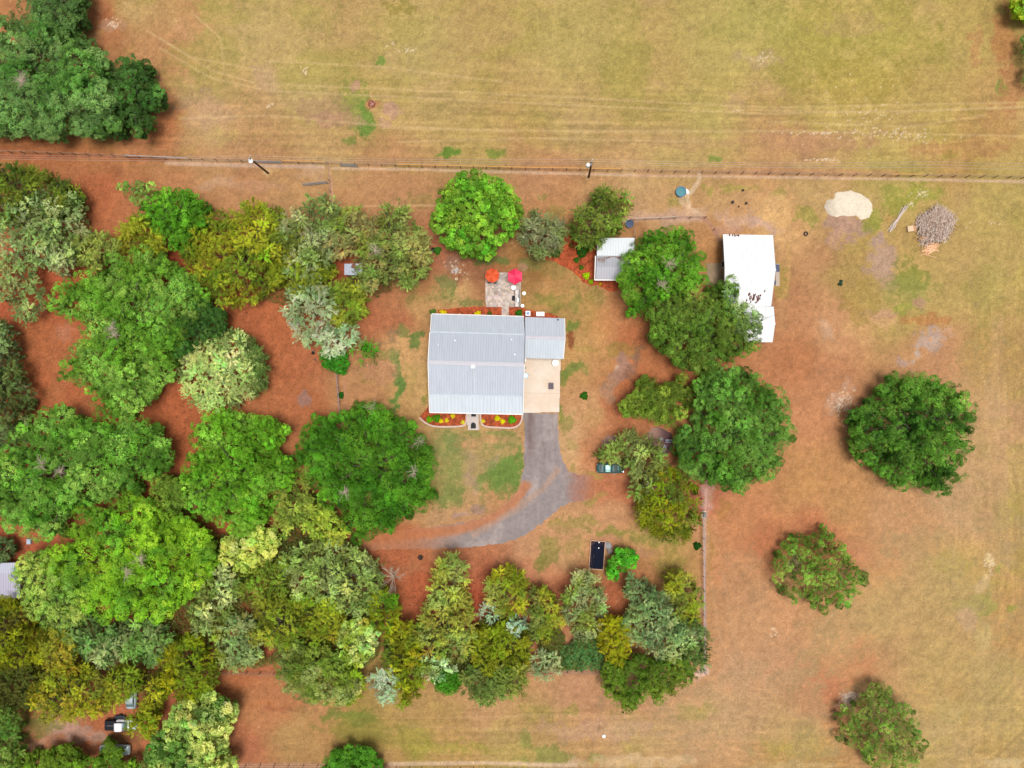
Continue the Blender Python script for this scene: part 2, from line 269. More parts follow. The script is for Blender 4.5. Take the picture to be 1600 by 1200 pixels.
# mown streaks
def streaks(mask, X, Y, amp, seed):
    global G
    s = fbm(X / 26, Y * 1.0, 5, seed, 3, 0.7); G = G * (1 + amp * (s * mask)[..., None])
bend = PY + 10 * np.sin(PX / 260.) + 0.02 * (PX - 800)
streaks(sstep(285, 220, PY) * sstep(60, 170, PY), PX, bend, 0.12, 101)
streaks(sstep(1060, 1110, PY) * sstep(500, 560, PX), PX, PY + 6 * np.sin(PX / 150.), 0.09, 102)
streaks(sstep(1480, 1540, PX) * sstep(330, 420, PY), PY, PX + 8 * np.sin(PY / 200.), 0.07, 103)
arc = np.hypot(PX - 1250, PY - 820)
streaks(sstep(1110, 1130, PX) * sstep(700, 760, PY) * sstep(200, 240, arc), np.arctan2(PY - 820, PX - 1250) * 300, arc, 0.09, 104)
GR = (112, 142, 60)
for a in [(560, 165, 28, 32, (132, 150, 66), .6), (571, 175, 14, 22, (96, 146, 56), .55), (700, 238, 15, 5, (100, 142, 50), .8), (775, 239, 16, 4, (128, 148, 60), .7), (600, 93, 7, 6, (110, 148, 60), .7), (546, 218, 8, 7, (120, 142, 64), .6),
          (1115, 249, 8, 5, (120, 150, 60), .7), (1482, 243, 16, 7, (152, 154, 60), .6), (1566, 139, 8, 8, (110, 150, 60), .7), (1400, 50, 70, 40, (176, 164, 80), .5), (1260, 60, 60, 60, (170, 162, 72), .4),
          (1180, 30, 60, 30, (180, 168, 92), .5), (1340, 130, 60, 40, (178, 158, 72), .45), (980, 110, 30, 90, (176, 164, 84), .4), (330, 90, 45, 70, (186, 166, 94), .5), (330, 20, 30, 30, (180, 166, 90), .5),
          (480, 25, 40, 26, (178, 162, 90), .5), (620, 12, 22, 12, (162, 146, 70), .6), (350, 120, 40, 60, (174, 158, 90), .35), (480, 110, 60, 30, (180, 164, 88), .5),
          (90, 235, 100, 22, (184, 112, 70), .4), (500, 165, 38, 18, (188, 148, 112), .55), (530, 185, 30, 8, (198, 150, 122), .6), (612, 172, 18, 16, (200, 156, 134), .75), (600, 190, 8, 8, (206, 160, 136), .7), (583, 166, 9, 9, (196, 130, 90), .7),
          (555, 135, 6, 5, (204, 152, 130), .8), (175, 38, 14, 10, (206, 160, 132), .6), (330, 175, 40, 26, (200, 158, 128), .5), (415, 118, 22, 22, (206, 166, 136), .5), (1180, 90, 30, 14, (196, 166, 128), .5), (1145, 160, 20, 16, (202, 164, 126), .4),
          (1330, 40, 60, 14, (196, 160, 116), .4), (1570, 60, 14, 40, (198, 130, 84), .6), (1525, 75, 10, 30, (196, 142, 94), .6), (1580, 150, 14, 34, (196, 136, 90), .65), (1570, 190, 24, 40, (196, 144, 94), .4),
          (1280, 220, 90, 18, (198, 148, 112), .55), (1490, 232, 90, 14, (194, 142, 92), .5), (1090, 222, 90, 10, (198, 156, 112), .4),
          # band between the fence and the trees
          (335, 285, 30, 10, (214, 172, 140), .5), (490, 270, 20, 10, (210, 170, 136), .6), (420, 268, 12, 7, (218, 172, 112), .8), (390, 290, 40, 8, (204, 154, 120), .5), (700, 296, 16, 7, (150, 138, 70), .5), (620, 262, 40, 6, (176, 152, 80), .5),
          (845, 305, 12, 8, (150, 142, 76), .6), (870, 328, 16, 8, (150, 136, 70), .5), (880, 345, 30, 6, (206, 140, 96), .6), (660, 312, 40, 10, (150, 132, 74), .5),
          (1005, 330, 30, 10, (210, 168, 122), .7), (1030, 338, 40, 7, (212, 172, 142), .7), (1075, 325, 12, 14, (222, 182, 142), .7), (1110, 300, 10, 14, (166, 158, 74), .6), (1155, 292, 28, 10, (170, 158, 80), .6), (1055, 312, 14, 10, (160, 150, 76), .6),
          (1215, 308, 12, 10, (160, 150, 78), .6), (1205, 335, 26, 20, (228, 178, 116), .75, 20), (1180, 348, 20, 8, (210, 168, 146), .8, 20), (1195, 352, 26, 8, (206, 166, 148), .7, 20), (1140, 358, 24, 8, (202, 154, 130), .7), (1132, 343, 6, 5, (216, 166, 128), .9), (1090, 400, 16, 14, (186, 140, 80), .4),
          (1165, 347, 52, 13, (216, 176, 150), .7, 8), (1210, 328, 30, 20, (232, 186, 126), .75, 20), (1080, 332, 26, 12, (222, 182, 150), .6), (1225, 440, 7, 60, (206, 160, 110), .4), (1150, 320, 60, 16, (206, 162, 116), .4),
          # near the sand heap
          (1325, 350, 26, 22, (188, 150, 132), .85, 30), (1312, 365, 16, 14, (192, 152, 130), .7), (1262, 340, 16, 14, (168, 158, 78), .7), (1395, 300, 20, 12, (160, 162, 72), .6), (1440, 300, 34, 16, (158, 160, 66), .65), (1410, 320, 30, 14, (158, 160, 66), .6), (1370, 345, 12, 20, (156, 158, 70), .7),
          (1385, 405, 28, 32, (194, 158, 138), .85, -30), (1375, 375, 12, 10, (186, 156, 146), .7), (1395, 440, 18, 12, (196, 156, 126), .7), (1425, 430, 20, 30, (136, 142, 62), .75, -20), (1420, 455, 32, 30, (158, 156, 82), .6), (1408, 480, 16, 10, (160, 160, 72), .7), (1365, 350, 14, 18, (160, 160, 74), .5), (1433, 472, 12, 10, (196, 152, 124), .8),
          (1380, 500, 22, 12, (222, 172, 126), .7, 20), (1340, 510, 26, 14, (218, 170, 114), .6), (1290, 512, 10, 18, (218, 178, 146), .6, -20), (1374, 490, 20, 8, (206, 160, 126), .7), (1355, 528, 10, 8, (220, 172, 118), .6),
          (1455, 532, 24, 17, (196, 168, 152), .9, -30), (1432, 552, 8, 16, (204, 180, 164), .9, 40), (1416, 566, 14, 10, (194, 160, 144), .9, 20), (1480, 518, 12, 8, (204, 160, 136), .6),
          (1310, 628, 12, 26, (218, 178, 156), .55, 35), (1540, 470, 30, 70, (170, 158, 84), .4), (1220, 440, 8, 24, (176, 156, 78), .6), (1450, 500, 40, 8, (196, 124, 76), .5), (1500, 400, 40, 30, (196, 162, 104), .5), (1345, 470, 24, 30, (172, 146, 76), .5),
          (1545, 875, 10, 16, (234, 204, 146), .95), (1540, 900, 9, 12, (224, 192, 138), .9), (1535, 915, 12, 8, (222, 186, 136), .8), (1540, 945, 24, 18, (152, 160, 70), .6), (1510, 968, 14, 18, (206, 164, 134), .8), (1540, 1000, 14, 22, (214, 186, 120), .75), (1505, 945, 20, 10, (166, 156, 82), .5), (1580, 950, 8, 8, (140, 158, 60), .6), (1560, 890, 6, 6, (140, 156, 66), .5),
          (1490, 880, 30, 18, (178, 162, 78), .5), (1490, 1080, 16, 30, (184, 144, 84), .5), (1510, 1120, 8, 30, (174, 148, 76), .5), (1540, 1170, 26, 16, (178, 146, 84), .5), (1230, 1165, 60, 18, (176, 156, 80), .6), (1570, 1195, 40, 8, (214, 186, 136), .8), (1480, 1110, 30, 20, (190, 168, 100), .5),
          (1090, 1110, 28, 14, (166, 150, 76), .65), (1150, 1060, 26, 26, (212, 166, 134), .4), (895, 1110, 12, 8, (166, 152, 78), .6), (835, 1115, 24, 10, (172, 154, 82), .5), (950, 1140, 70, 14, (210, 166, 136), .55), (820, 1155, 10, 14, (140, 146, 72), .6), (860, 1180, 26, 12, (138, 146, 74), .6), (930, 1185, 14, 8, (140, 146, 74), .6), (815, 1190, 20, 8, (152, 152, 76), .5),
          (545, 1122, 38, 11, (120, 132, 58), .75), (560, 1140, 60, 20, (146, 138, 66), .5), (690, 1170, 60, 12, (162, 156, 66), .5), (470, 1115, 20, 12, (178, 140, 88), .5), (430, 1110, 30, 6, (164, 96, 66), .35), (1000, 1190, 80, 10, (218, 184, 140), .75), (840, 1195, 60, 6, (216, 184, 142), .7), (1250, 1196, 90, 5, (206, 178, 128), .5),
          # house lawn
          (708, 690, 20, 18, (128, 142, 80), .75), (695, 715, 16, 30, (146, 148, 86), .7), (712, 735, 14, 20, (136, 146, 78), .55), (705, 775, 20, 14, (130, 142, 74), .75), (680, 700, 8, 14, (150, 148, 86), .6), (790, 735, 22, 22, (96, 138, 60), .85, -40), (780, 745, 30, 18, (120, 144, 66), .6, -20), (812, 715, 5, 30, (112, 142, 62), .7), (750, 758, 10, 14, (124, 146, 70), .7), (775, 695, 22, 10, (146, 150, 84), .7), (740, 676, 16, 6, (140, 146, 76), .7), (775, 676, 30, 4, (136, 148, 76), .6), (805, 690, 10, 10, (140, 148, 80), .5),
          (735, 718, 9, 30, (190, 148, 130), .55), (730, 745, 14, 14, (196, 154, 138), .6), (735, 690, 22, 8, (206, 148, 108), .6), (772, 715, 6, 22, (190, 152, 134), .6, 35), (745, 768, 8, 8, (196, 154, 132), .5), (746, 795, 8, 8, (164, 132, 122), .7), (722, 803, 12, 5, (190, 154, 142), .7), (770, 688, 30, 6, (212, 158, 112), .5),
          (745, 725, 70, 50, (150, 150, 84), .28), (790, 738, 30, 30, (110, 142, 64), .4), (700, 700, 36, 40, (140, 148, 84), .3),
          (1450, 1010, 150, 170, (194, 168, 116), .38), (1200, 1120, 160, 60, (198, 168, 122), .4), (1520, 720, 60, 160, (198, 166, 118), .35), (1160, 980, 50, 130, (202, 158, 116), .35),
          # west strip
          (620, 565, 9, 22, (120, 140, 74), .7, -10), (622, 605, 8, 42, (98, 136, 62), .85, 5), (606, 552, 10, 8, (150, 146, 82), .5), (652, 532, 10, 10, (112, 134, 66), .85), (630, 520, 14, 12, (124, 136, 72), .7), (612, 525, 14, 8, (150, 120, 90), .6, -25), (580, 590, 20, 10, (178, 146, 84), .5), (585, 640, 30, 14, (156, 148, 80), .5), (665, 620, 6, 10, (142, 140, 66), .7), (640, 590, 8, 26, (186, 160, 94), .5), (600, 580, 30, 14, (202, 140, 112), .5),
          (700, 448, 24, 18, (122, 130, 72), .75), (700, 462, 30, 12, (140, 138, 76), .6), (738, 470, 18, 8, (120, 128, 70), .6), (650, 455, 14, 24, (166, 140, 82), .5), (640, 470, 10, 10, (148, 136, 76), .5), (705, 413, 14, 16, (160, 124, 106), .6), (670, 480, 30, 8, (212, 160, 106), .5), (720, 440, 10, 24, (160, 104, 76), .5),
          (590, 452, 22, 8, (148, 84, 60), .6), (560, 440, 20, 10, (104, 82, 46), .5),
          # back lawn
          (775, 410, 26, 8, (108, 122, 62), .8), (830, 412, 18, 14, (120, 122, 66), .7), (865, 425, 22, 14, (160, 138, 78), .5), (860, 470, 26, 16, (138, 136, 64), .6), (900, 465, 16, 20, (146, 142, 72), .6), (852, 450, 18, 8, (196, 148, 96), .5), (845, 480, 12, 6, (204, 146, 98), .6), (893, 508, 10, 7, (116, 136, 60), .8), (897, 575, 18, 10, (124, 140, 66), .8), (880, 590, 6, 14, (116, 138, 60), .6), (930, 460, 10, 12, (150, 140, 76), .5), (800, 418, 30, 5, (186, 120, 74), .6), (822, 418, 8, 6, (190, 146, 122), .7, -40),
          (892, 535, 5, 16, (148, 84, 54), .8), (880, 530, 4, 20, (166, 86, 54), .6), (960, 548, 30, 12, (158, 138, 70), .5), (940, 510, 24, 24, (208, 146, 92), .5), (970, 580, 14, 24, (176, 136, 120), .85, 35), (988, 570, 8, 22, (160, 112, 88), .7, 25), (962, 575, 5, 5, (206, 172, 150), .8), (1020, 500, 14, 14, (200, 132, 84), .5), (915, 545, 16, 10, (168, 146, 76), .5), (920, 490, 14, 30, (180, 148, 80), .4),
          # east of driveway
          (885, 660, 12, 14, (154, 148, 78), .6), (890, 700, 8, 14, (168, 150, 88), .5), (877, 645, 5, 12, (134, 142, 64), .7), (955, 692, 11, 12, (178, 146, 136), .85), (952, 618, 10, 14, (180, 142, 126), .7), (950, 610, 14, 20, (204, 150, 104), .4), (925, 655, 20, 16, (206, 162, 106), .5), (897, 722, 6, 12, (150, 146, 74), .5), (920, 712, 20, 20, (204, 136, 92), .5), (930, 745, 12, 6, (170, 146, 74), .6), (925, 785, 14, 10, (160, 146, 76), .6), (942, 775, 12, 5, (168, 150, 80), .5),
          (960, 830, 40, 9, (142, 142, 68), .7), (870, 820, 16, 12, (160, 146, 76), .6), (855, 865, 14, 30, (148, 144, 72), .6, 15), (920, 815, 30, 8, (160, 146, 78), .6), (1020, 840, 28, 14, (150, 144, 70), .6), (1050, 870, 20, 24, (158, 146, 72), .5), (900, 850, 18, 16, (170, 148, 84), .5), (840, 880, 10, 14, (132, 134, 62), .5), (1000, 865, 14, 8, (204, 148, 120), .5), (870, 830, 24, 10, (208, 152, 116), .4), (950, 845, 24, 10, (200, 142, 110), .5),
          (1103, 790, 8, 44, (200, 156, 144), .75), (1104, 850, 5, 30, (208, 162, 146), .7), (1100, 930, 5, 100, (204, 156, 136), .4), (1108, 850, 10, 60, (188, 144, 80), .4), (1130, 800, 10, 20, (190, 138, 76), .5), (1096, 1052, 12, 7, (226, 190, 172), .85), (1085, 1060, 14, 6, (206, 162, 140), .6),
          (1325, 1093, 14, 10, (214, 184, 172), .85), (1334, 1098, 7, 8, (160, 120, 104), .8), (1340, 870, 30, 20, (196, 148, 112), .3), (1241, 877, 8, 12, (210, 190, 150), .7),
          (195, 1158, 44, 24, (150, 104, 70), .6), (120, 1146, 50, 12, (186, 150, 136), .7, 10), (225, 1085, 16, 18, (160, 96, 66), .6), (75, 1128, 30, 10, (120, 116, 60), .6),
          (419, 271, 6, 5, (228, 190, 140), .9), (920, 278, 4, 4, (228, 190, 140), .8),
          # north-west and south-west leaf-litter ground
          (110, 520, 26, 12, (190, 118, 82), .5), (105, 520, 12, 14, (196, 132, 104), .5), (95, 1135, 26, 14, (198, 152, 134), .85), (50, 1165, 40, 10, (196, 146, 124), .6, -20), (60, 1135, 26, 16, (124, 126, 62), .6), (20, 1180, 14, 24, (140, 140, 70), .6), (132, 640, 12, 14, (200, 128, 90), .6), (85, 615, 16, 18, (196, 124, 80), .6), (472, 625, 9, 9, (166, 130, 124), .7), (440, 560, 26, 40, (190, 110, 68), .4), (155, 1046, 18, 12, (150, 80, 60), .6),
          (640, 885, 30, 8, (196, 130, 92), .4), (705, 895, 16, 8, (190, 130, 92), .4), (400, 1100, 40, 8, (200, 124, 76), .4)]:
    patch(*a[:4], a[4], a[5], *(a[6:7]))
# worn lines and tracks
for a in [("260,255 400,259 505,261", 3.0, (218, 182, 158), .8), ("520,263 640,264.5 800,269 1000,274 1200,276.5 1420,280 1600,284", 2.2, (224, 188, 158), .8), ("0,244 130,244 260,250", 3, (168, 92, 60), .4), ("513,258 518,290 519,318", 2.0, (222, 170, 140), .7), ("1000,269 1200,269", 6, (196, 144, 108), .45), ("1180,268 1400,272", 6, (196, 142, 106), .55),
          ("535,324 600,321 690,321", 1.4, (216, 170, 124), .8), ("1093,272 1092,282 1084,294 1074,306 1078,325 1096,338", 3.0, (228, 196, 160), .85, .9), ("1064,305 1066,318 1084,330 1098,340", 3.6, (222, 184, 152), .8, .9), ("975,344 1010,341 1060,340 1100,343", 4, (214, 172, 150), .8), ("1100,341 1114,358 1126,378", 4, (206, 152, 124), .8),
          ("1103,765 1101,860 1101,1045", 2.0, (214, 176, 160), .7), ("538,580 541,655", 1.8, (200, 138, 112), .6), ("345,1050 430,1052", 2, (190, 120, 90), .5), ("820,1050 935,1049", 2.4, (206, 150, 128), .6), ("360,1196 500,1196 620,1197", 4, (206, 156, 128), .7), ("610,1194 760,1192 900,1196", 3, (222, 190, 160), .8),
          ("1231,380 1234,430 1228,460 1216,470", 2.0, (214, 172, 104), .6), ("1222,372 1224,400", 2, (220, 168, 110), .5), ("1500,640 1555,680 1562,760 1540,800", 12, (190, 140, 104), .25), ("1560,500 1555,600 1565,780", 10, (204, 164, 124), .3)]:
    trail(a[0], a[1], a[2], a[3], a[4] if len(a) > 4 else 0.45)
for a in ["250,60 330,110 400,130 800,148 1200,168 1600,160", "250,75 330,122 420,142 800,160 1200,178 1600,168", "280,185 420,180 520,190 600,196 800,206", "600,200 900,205 1250,205 1600,213", "1180,172 1400,176 1600,166", "300,20 345,60 350,110", "620,222 820,216 1100,222", "420,95 600,105 800,130", "1200,190 1420,198 1540,180", "230,48 300,90 420,112"]:
    trail(a, 1.5, (218, 186, 134), .5, 0.6); 
for a in ["1400,700 1440,770 1500,810", "1240,1040 1300,960 1380,900", "1230,1000 1290,930", "1110,900 1125,1000 1180,1090 1300,1140", "1130,900 1150,1010 1220,1090", "700,1122 850,1118 1000,1120", "640,1135 800,1140 950,1150 1100,1150", "1540,600 1545,700 1550,900", "1570,600 1575,900"]:
    trail(a, 2.2, (212, 170, 130), .25, 0.7)
# grain, darker litter crumbs on the red soil, pale seed-head specks
redness = sstep(60, 95, G[..., 0] - G[..., 1])
N = rng.random(PX.shape)
G = G * (1 + (0.13 * fine2 + 0.08 * fine1 + 0.05 * mid)[..., None])
G = G * (1 - 0.24 * (redness * (N > 0.9))[..., None])
clump = sstep(0.0, 0.6, fbm(PX, PY, 22, 131, 3))
lawn = inpoly(PX, PY, PT("560,560 670,400 1000,380 1060,700 1100,760 1095,1040 600,960 560,860"))
dens = 0.0008 + 0.010 * clump * grass
dens += 0.05 * clump * np.exp(-((PX - 1390) ** 2 / 9000 + (PY - 190) ** 2 / 1600)) + 0.05 * clump * np.exp(-((PX - 980) ** 2 / 30000 + (PY - 1135) ** 2 / 500)) + 0.02 * clump * np.exp(-((PX - 320) ** 2 / 2000 + (PY - 185) ** 2 / 1200))
sp = rng.random(PX.shape) < dens
G[sp] = G[sp] * 0.6 + np.array((236, 206, 168)) * 0.4
dk = rng.random(PX.shape) < 0.05 * clump * lawn
G[dk] *= 0.86
for (x, y, rx, ry, n) in [(103, 35, 9, 6, 0), (176, 37, 10, 8, 30), (476, 110, 5, 6, 14), (637, 78, 12, 3, 14), (610, 67, 8, 4, 6), (1345, 180, 60, 40, 60), (1400, 210, 70, 8, 70), (1270, 207, 40, 2, 30), (1290, 249, 30, 2, 34), (1190, 85, 12, 10, 20), (1325, 640, 10, 30, 60), (1310, 630, 8, 20, 50), (420, 162, 6, 3, 8), (1155, 172, 10, 1, 8), (1325, 1090, 13, 9, 60), (1440, 302, 14, 5, 26), (1424, 318, 3, 5, 10), (1555, 345, 30, 8, 10), (712, 420, 14, 10, 30), (1208, 985, 6, 8, 12), (1545, 880, 8, 14, 26)]:
    for _ in range(n):
        i = int(np.searchsorted(gy, y + random.gauss(0, ry * .6))); j = int(np.searchsorted(gx, x + random.gauss(0, rx * .6)))
        G[i, j] = G[i, j] * .25 + np.array((244, 220, 192)) * .75
far = sstep(20, 420, np.maximum.reduce([-PX, PX - 1600, -PY, PY - 1200]))
FC = np.zeros_like(G) + np.array((190., 166, 104)); q1 = sstep(-.1, .4, fbm(PX, PY, 700, 501, 5)); q2 = sstep(.0, .5, fbm(PX, PY, 420, 511, 5))
FC = FC * (1 - .6 * q1[..., None]) + np.array((150., 150, 76)) * .6 * q1[..., None]; FC = FC * (1 - .5 * q2[..., None]) + np.array((196., 140, 98)) * .5 * q2[..., None]
G = G * (1 - far[..., None]) + FC * (1 + .05 * fine1[..., None]) * far[..., None]
Lm = (G * np.array((.3, .59, .11))).sum(-1, keepdims=True); G = (Lm + (G - Lm) * .98) * 1.0 + np.array((0, .5, 0))
G = np.clip(G, 0, 255)
S0 = H / F
V = np.stack([(PX - 800) * S0, (600 - PY) * S0, np.zeros_like(PX)], -1).reshape(-1, 3)
ny, nx = PX.shape; I = np.arange(ny * nx).reshape(ny, nx)
Q = np.stack([I[1:, :-1], I[1:, 1:], I[:-1, 1:], I[:-1, :-1]], -1).reshape(-1, 4)
ground = np_mesh('ground', V, Q, attr_mat('dry_grass_and_red_soil', fine=3.2, fvar=0.25, f2var=0.09, fine2=.9, bump=.5), vcol=(lin(G) * KG).reshape(-1, 3), smooth=True)
tag(ground, kind='structure')

# sheets cut out of a fine grid, with their own mottled colour
def sheet(name, poly, z, colf, m, step=1.0, edge=1.2, kind='structure', label=None, cat=None):
    P = PT(poly) if isinstance(poly, str) else poly
    xs = [p[0] for p in P]; ys = [p[1] for p in P]
    X, Y = np.meshgrid(np.arange(min(xs) - 3, max(xs) + 3, step), np.arange(min(ys) - 3, max(ys) + 3, step))
    Xc = (X[:-1, :-1] + X[1:, 1:]) / 2; Yc = (Y[:-1, :-1] + Y[1:, 1:]) / 2
    jx = edge * fbm(Xc, Yc, 7, 201, 3); jy = edge * fbm(Xc, Yc, 7, 202, 3)
    keep = inpoly(Xc + jx, Yc + jy, P)
    n1, n2 = X.shape; I = np.arange(n1 * n2).reshape(n1, n2)
    Q = np.stack([I[1:, :-1], I[1:, 1:], I[:-1, 1:], I[:-1, :-1]], -1)[keep]
    col = colf(X, Y)
    used = np.unique(Q); mp = np.zeros(n1 * n2, int); mp[used] = np.arange(len(used))
    V = np.stack([(X - 800) * (H - z) / F, (600 - Y) * (H - z) / F, np.full_like(X, z)], -1).reshape(-1, 3)[used]
    o = np_mesh(name, V, mp[Q], m, vcol=(lin(np.clip(col, 0, 255)) * KG).reshape(-1, 3)[used])
    return tag(o, label, cat, None, kind)
def mix3(c, col, m): return c * (1 - m[..., None]) + np.array(col, float) * m[..., None]
def drive_col(X, Y):
    c = np.full(X.shape + (3,), 0.0) + np.array((162, 150, 149))
    c = mix3(c, (190, 174, 170), sstep(.0, .7, fbm(X, Y, 26, 211, 4)) * .8)
    c = mix3(c, (138, 120, 116), sstep(.1, .6, fbm(X * 2.5, Y * .5, 12, 215, 4)) * .55 * sstep(760, 690, Y))
    c = mix3(c, (128, 104, 102), np.exp(-((X - 828) / 5) ** 2) * sstep(740, 690, Y) * .6)
    c = mix3(c, (176, 124, 106), sstep(880, 905, X + 6 * fbm(X, Y, 10, 213)) * .8); c = mix3(c, (192, 126, 90), sstep(905, 930, X + 10 * fbm(X, Y, 8, 214)))
    ctr = PT("560,843 620,836 680,832 730,824 770,808 800,786 822,760")
    c = mix3(c, (204, 130, 88), sstep(13, 3, segdist(X, Y, ctr, False) + 3 * fbm(X, Y, 12, 221)) * .8)
    c = mix3(c, (196, 122, 82), sstep(740, 620, X) * .8)
    c = mix3(c, (206, 160, 130), sstep(8, 1, segdist(X, Y, PT("740,836 800,800 850,762 870,735"), False) + 3 * fbm(X, Y, 10, 231)) * .45)
    c = mix3(c, (196, 124, 92), sstep(7, 1, np.hypot((X - 910) / 1.6, Y - 768) + 3 * fbm(X, Y, 8, 241)) * .5)
    st = fbm(X / 3, Y / 14, 1.5, 251, 2)
    return c * (1 + 0.05 * st[..., None] + 0.07 * fbm(X, Y, 4, 261, 3)[..., None])
sheet('driveway', "817,645 871,646 872,670 874,695 880,720 888,737 905,741 928,743 930,760 926,780 905,783 885,786 866,800 846,818 818,838 790,848 745,854 690,857 620,858 550,860 550,838 600,832 650,826 700,820 745,812 775,800 795,784 811,765 818,735 819,700 820,670", 0.004, drive_col, attr_mat('old_asphalt', fvar=0.16, f2var=0.08), edge=2.6)
def mulch(X, Y):
    c = np.full(X.shape + (3,), 0.0) + np.array((186, 92, 58))
    return c * (1 + 0.30 * fbm(X, Y, 2.6, 271, 2)[..., None] + 0.12 * fbm(X, Y, 12, 281)[..., None])
mm = attr_mat('red_bark_mulch', fvar=0.3, fine=9)
sheet('mulch_bed_front_left', "672,632 655,652 664,661 680,666 727,665 729,644 674,643", 0.006, mulch, mm, edge=.3)
sheet('mulch_bed_front_right', "751,645 751,662 757,667 800,668 811,664 816,655 817,646", 0.006, mulch, mm, edge=.3)
sheet('mulch_bed_back', "684,484 740,479 784,479 784,498 684,498", 0.006, mulch, mm, edge=1.2)
sheet('mulch_bed_back_right', "795,479 815,481 826,484 860,490 872,494 872,502 795,500", 0.006, mulch, mm, edge=1.2)
sheet('mulch_bed_shed', "845,402 862,396 874,382 880,368 905,362 935,368 935,438 975,438 975,450 955,456 935,447 915,444 905,434 890,420 868,410", 0.006, mulch, mm, edge=2.5)
def conc(base, v=0.03):
    def f(X, Y):
        c = np.full(X.shape + (3,), 0.0) + np.array(base)
        c = mix3(c, (255, 244, 230), sstep(-.2, .5, fbm(X, Y, 24, 291)) * .7)
        return c * (1 + v * fbm(X, Y, 5, 301)[..., None])
    return f
cm = attr_mat('poured_concrete', fvar=0.03, f2var=0.03, bump=0.05, rough=.8)
pad = sheet('carport_slab', "818,556 876,557 874,644 817,645", 0.05, conc((250, 228, 206)), cm, edge=0)
lines = MB()
for a, b in (((818, 614), (874.5, 615)),):
    p, q = W(*a, .052), W(*b, .052); d = (q - p).normalized(); nn = Vector((-d.y, d.x, 0)) * .025
    lines.poly([p - nn, q - nn, q + nn, p + nn], .003)
lines.build('slab_joint', mat('joint_line_tan', alb((228, 200, 176))), pad)  # slab joint in a slightly darker concrete tone
sheet('barn_slab', "1104,411 1127,411 1127,446 1104,446", 0.04, lambda X, Y: mix3(np.full(X.shape + (3,), 0.0) + np.array((170, 146, 116)), (190, 164, 136), sstep(0, .6, fbm(X, Y, 10, 311))), cm, edge=.4)
sheet('barn_step_slab', "1212,412 1218,412 1218,447 1212,447", 0.05, lambda X, Y: np.full(X.shape + (3,), 0.0) + np.array((214, 196, 182)), cm, edge=.2)
def paver(X, Y):
    c = np.full(X.shape + (3,), 0.0) + np.array((220, 201, 190))
    cell = np.random.default_rng(5).random((400, 400, 3)); ix = (np.floor(X / 3.4)).astype(int) % 400; iy = (np.floor((Y + (ix % 2) * 1.5) / 3.0)).astype(int) % 400
    v = cell[iy, ix]
    c = c * (0.86 + 0.24 * v[..., :1]); c[..., 0] += 14 * (v[..., 1] - .5); c[..., 2] += 18 * (v[..., 2] - .5)
    return c * (1 + 0.05 * fbm(X, Y, 12, 321)[..., None])
pm = attr_mat('flagstone_pavers', fvar=0.08, f2var=0.05, bump=.15, rough=.85)
sheet('patio_paving', "758,426 814,426 814,479.5 759,479.5", 0.03, paver, pm, step=.7, edge=.3)
sheet('back_path', "784,479.5 795,479.5 795.5,497 784,497", 0.03, paver, pm, step=.7, edge=0)
sheet('front_path', "730,642 748,642 748,664 749,664 749,672 731,672 731,664 730,664", 0.04, lambda X, Y: (np.full(X.shape + (3,), 0.0) + np.array((226, 212, 206))) * (1 + .05 * fbm(X, Y, 4, 331)[..., None]), pm, step=.7, edge=0)
# ---------------- trees and shrubs ----------------
LM = leaf_mat()
BARK = mat('grey_brown_bark', alb((92, 82, 70), .7), .9, var=.3, scale=6, bump=.5)
PALEBARK = mat('pale_dead_wood', alb((196, 178, 160), .8), .9, var=.2, scale=6, bump=.3)
def lump_cards(P, Nrm, size, aspect, cols, r_, outward=0.7):
    """one leaf card (quad) at each point; card normal leans to Nrm, long axis random (or outward)"""
    n = len(P)
    nr = Nrm + r_.normal(0, 0.42, (n, 3)); nr /= np.linalg.norm(nr, axis=1)[:, None] + 1e-9
    a = r_.normal(0, 1, (n, 3))
    if outward: a = a * (1 - outward) + Nrm * outward * 1.2; nr = nr * (1 - outward * .6) + r_.normal(0, 1, (n, 3)) * outward * .6; nr[:, 2] = np.abs(nr[:, 2]) + .25; nr /= np.linalg.norm(nr, axis=1)[:, None]
    u = a - (a * nr).sum(1)[:, None] * nr; u /= np.linalg.norm(u, axis=1)[:, None] + 1e-9
    v = np.cross(nr, u)
    s = size * r_.uniform(.6, 1.3, n)[:, None]
    hu = u * s / 2; hv = v * s * aspect / 2
    # kite shape: tip, side, base, side
    q = np.stack([P + hu, P + hv + hu * .1, P - hu, P - hv + hu * .1], 1)
    return q.reshape(-1, 3), np.repeat(cols, 1, 0)
# style: lobe radius, lobe spacing, clumps per lobe, clump radius, cards per clump, card size, aspect, outward, fill density, edge rise, hue jitter
ST = {
    'oak':     (1.90, 1.85, 25, .48, 33, .21, .62, .08, 26, .50, .07),
    'fluff':   (1.45, 1.40, 20, .38, 26, .20, .62, .10, 24, .50, .07),
    'lime':    (1.00, 1.00, 9, .45, 24, .34, .70, .10, 12, .5, .11),
    'feather': (1.15, 1.20, 14, .34, 28, .38, .20, .70, 11, .45, .10),
    'silver':  (1.00, 1.15, 11, .36, 22, .50, .16, .75, 4.0, .5, .08),
    'grey':    (1.25, 1.28, 14, .38, 32, .30, .32, .50, 10, .45, .08),
    'sparse':  (1.15, 1.22, 22, .30, 18, .22, .55, .20, 3.0, .6, .10),
    'thin':    (1.00, 1.35, 9, .45, 18, .34, .25, .60, 1.0, .5, .10),
    'shrub':   (0.50, 0.45, 9, .20, 24, .13, .55, .20, 30, .4, .08),
}
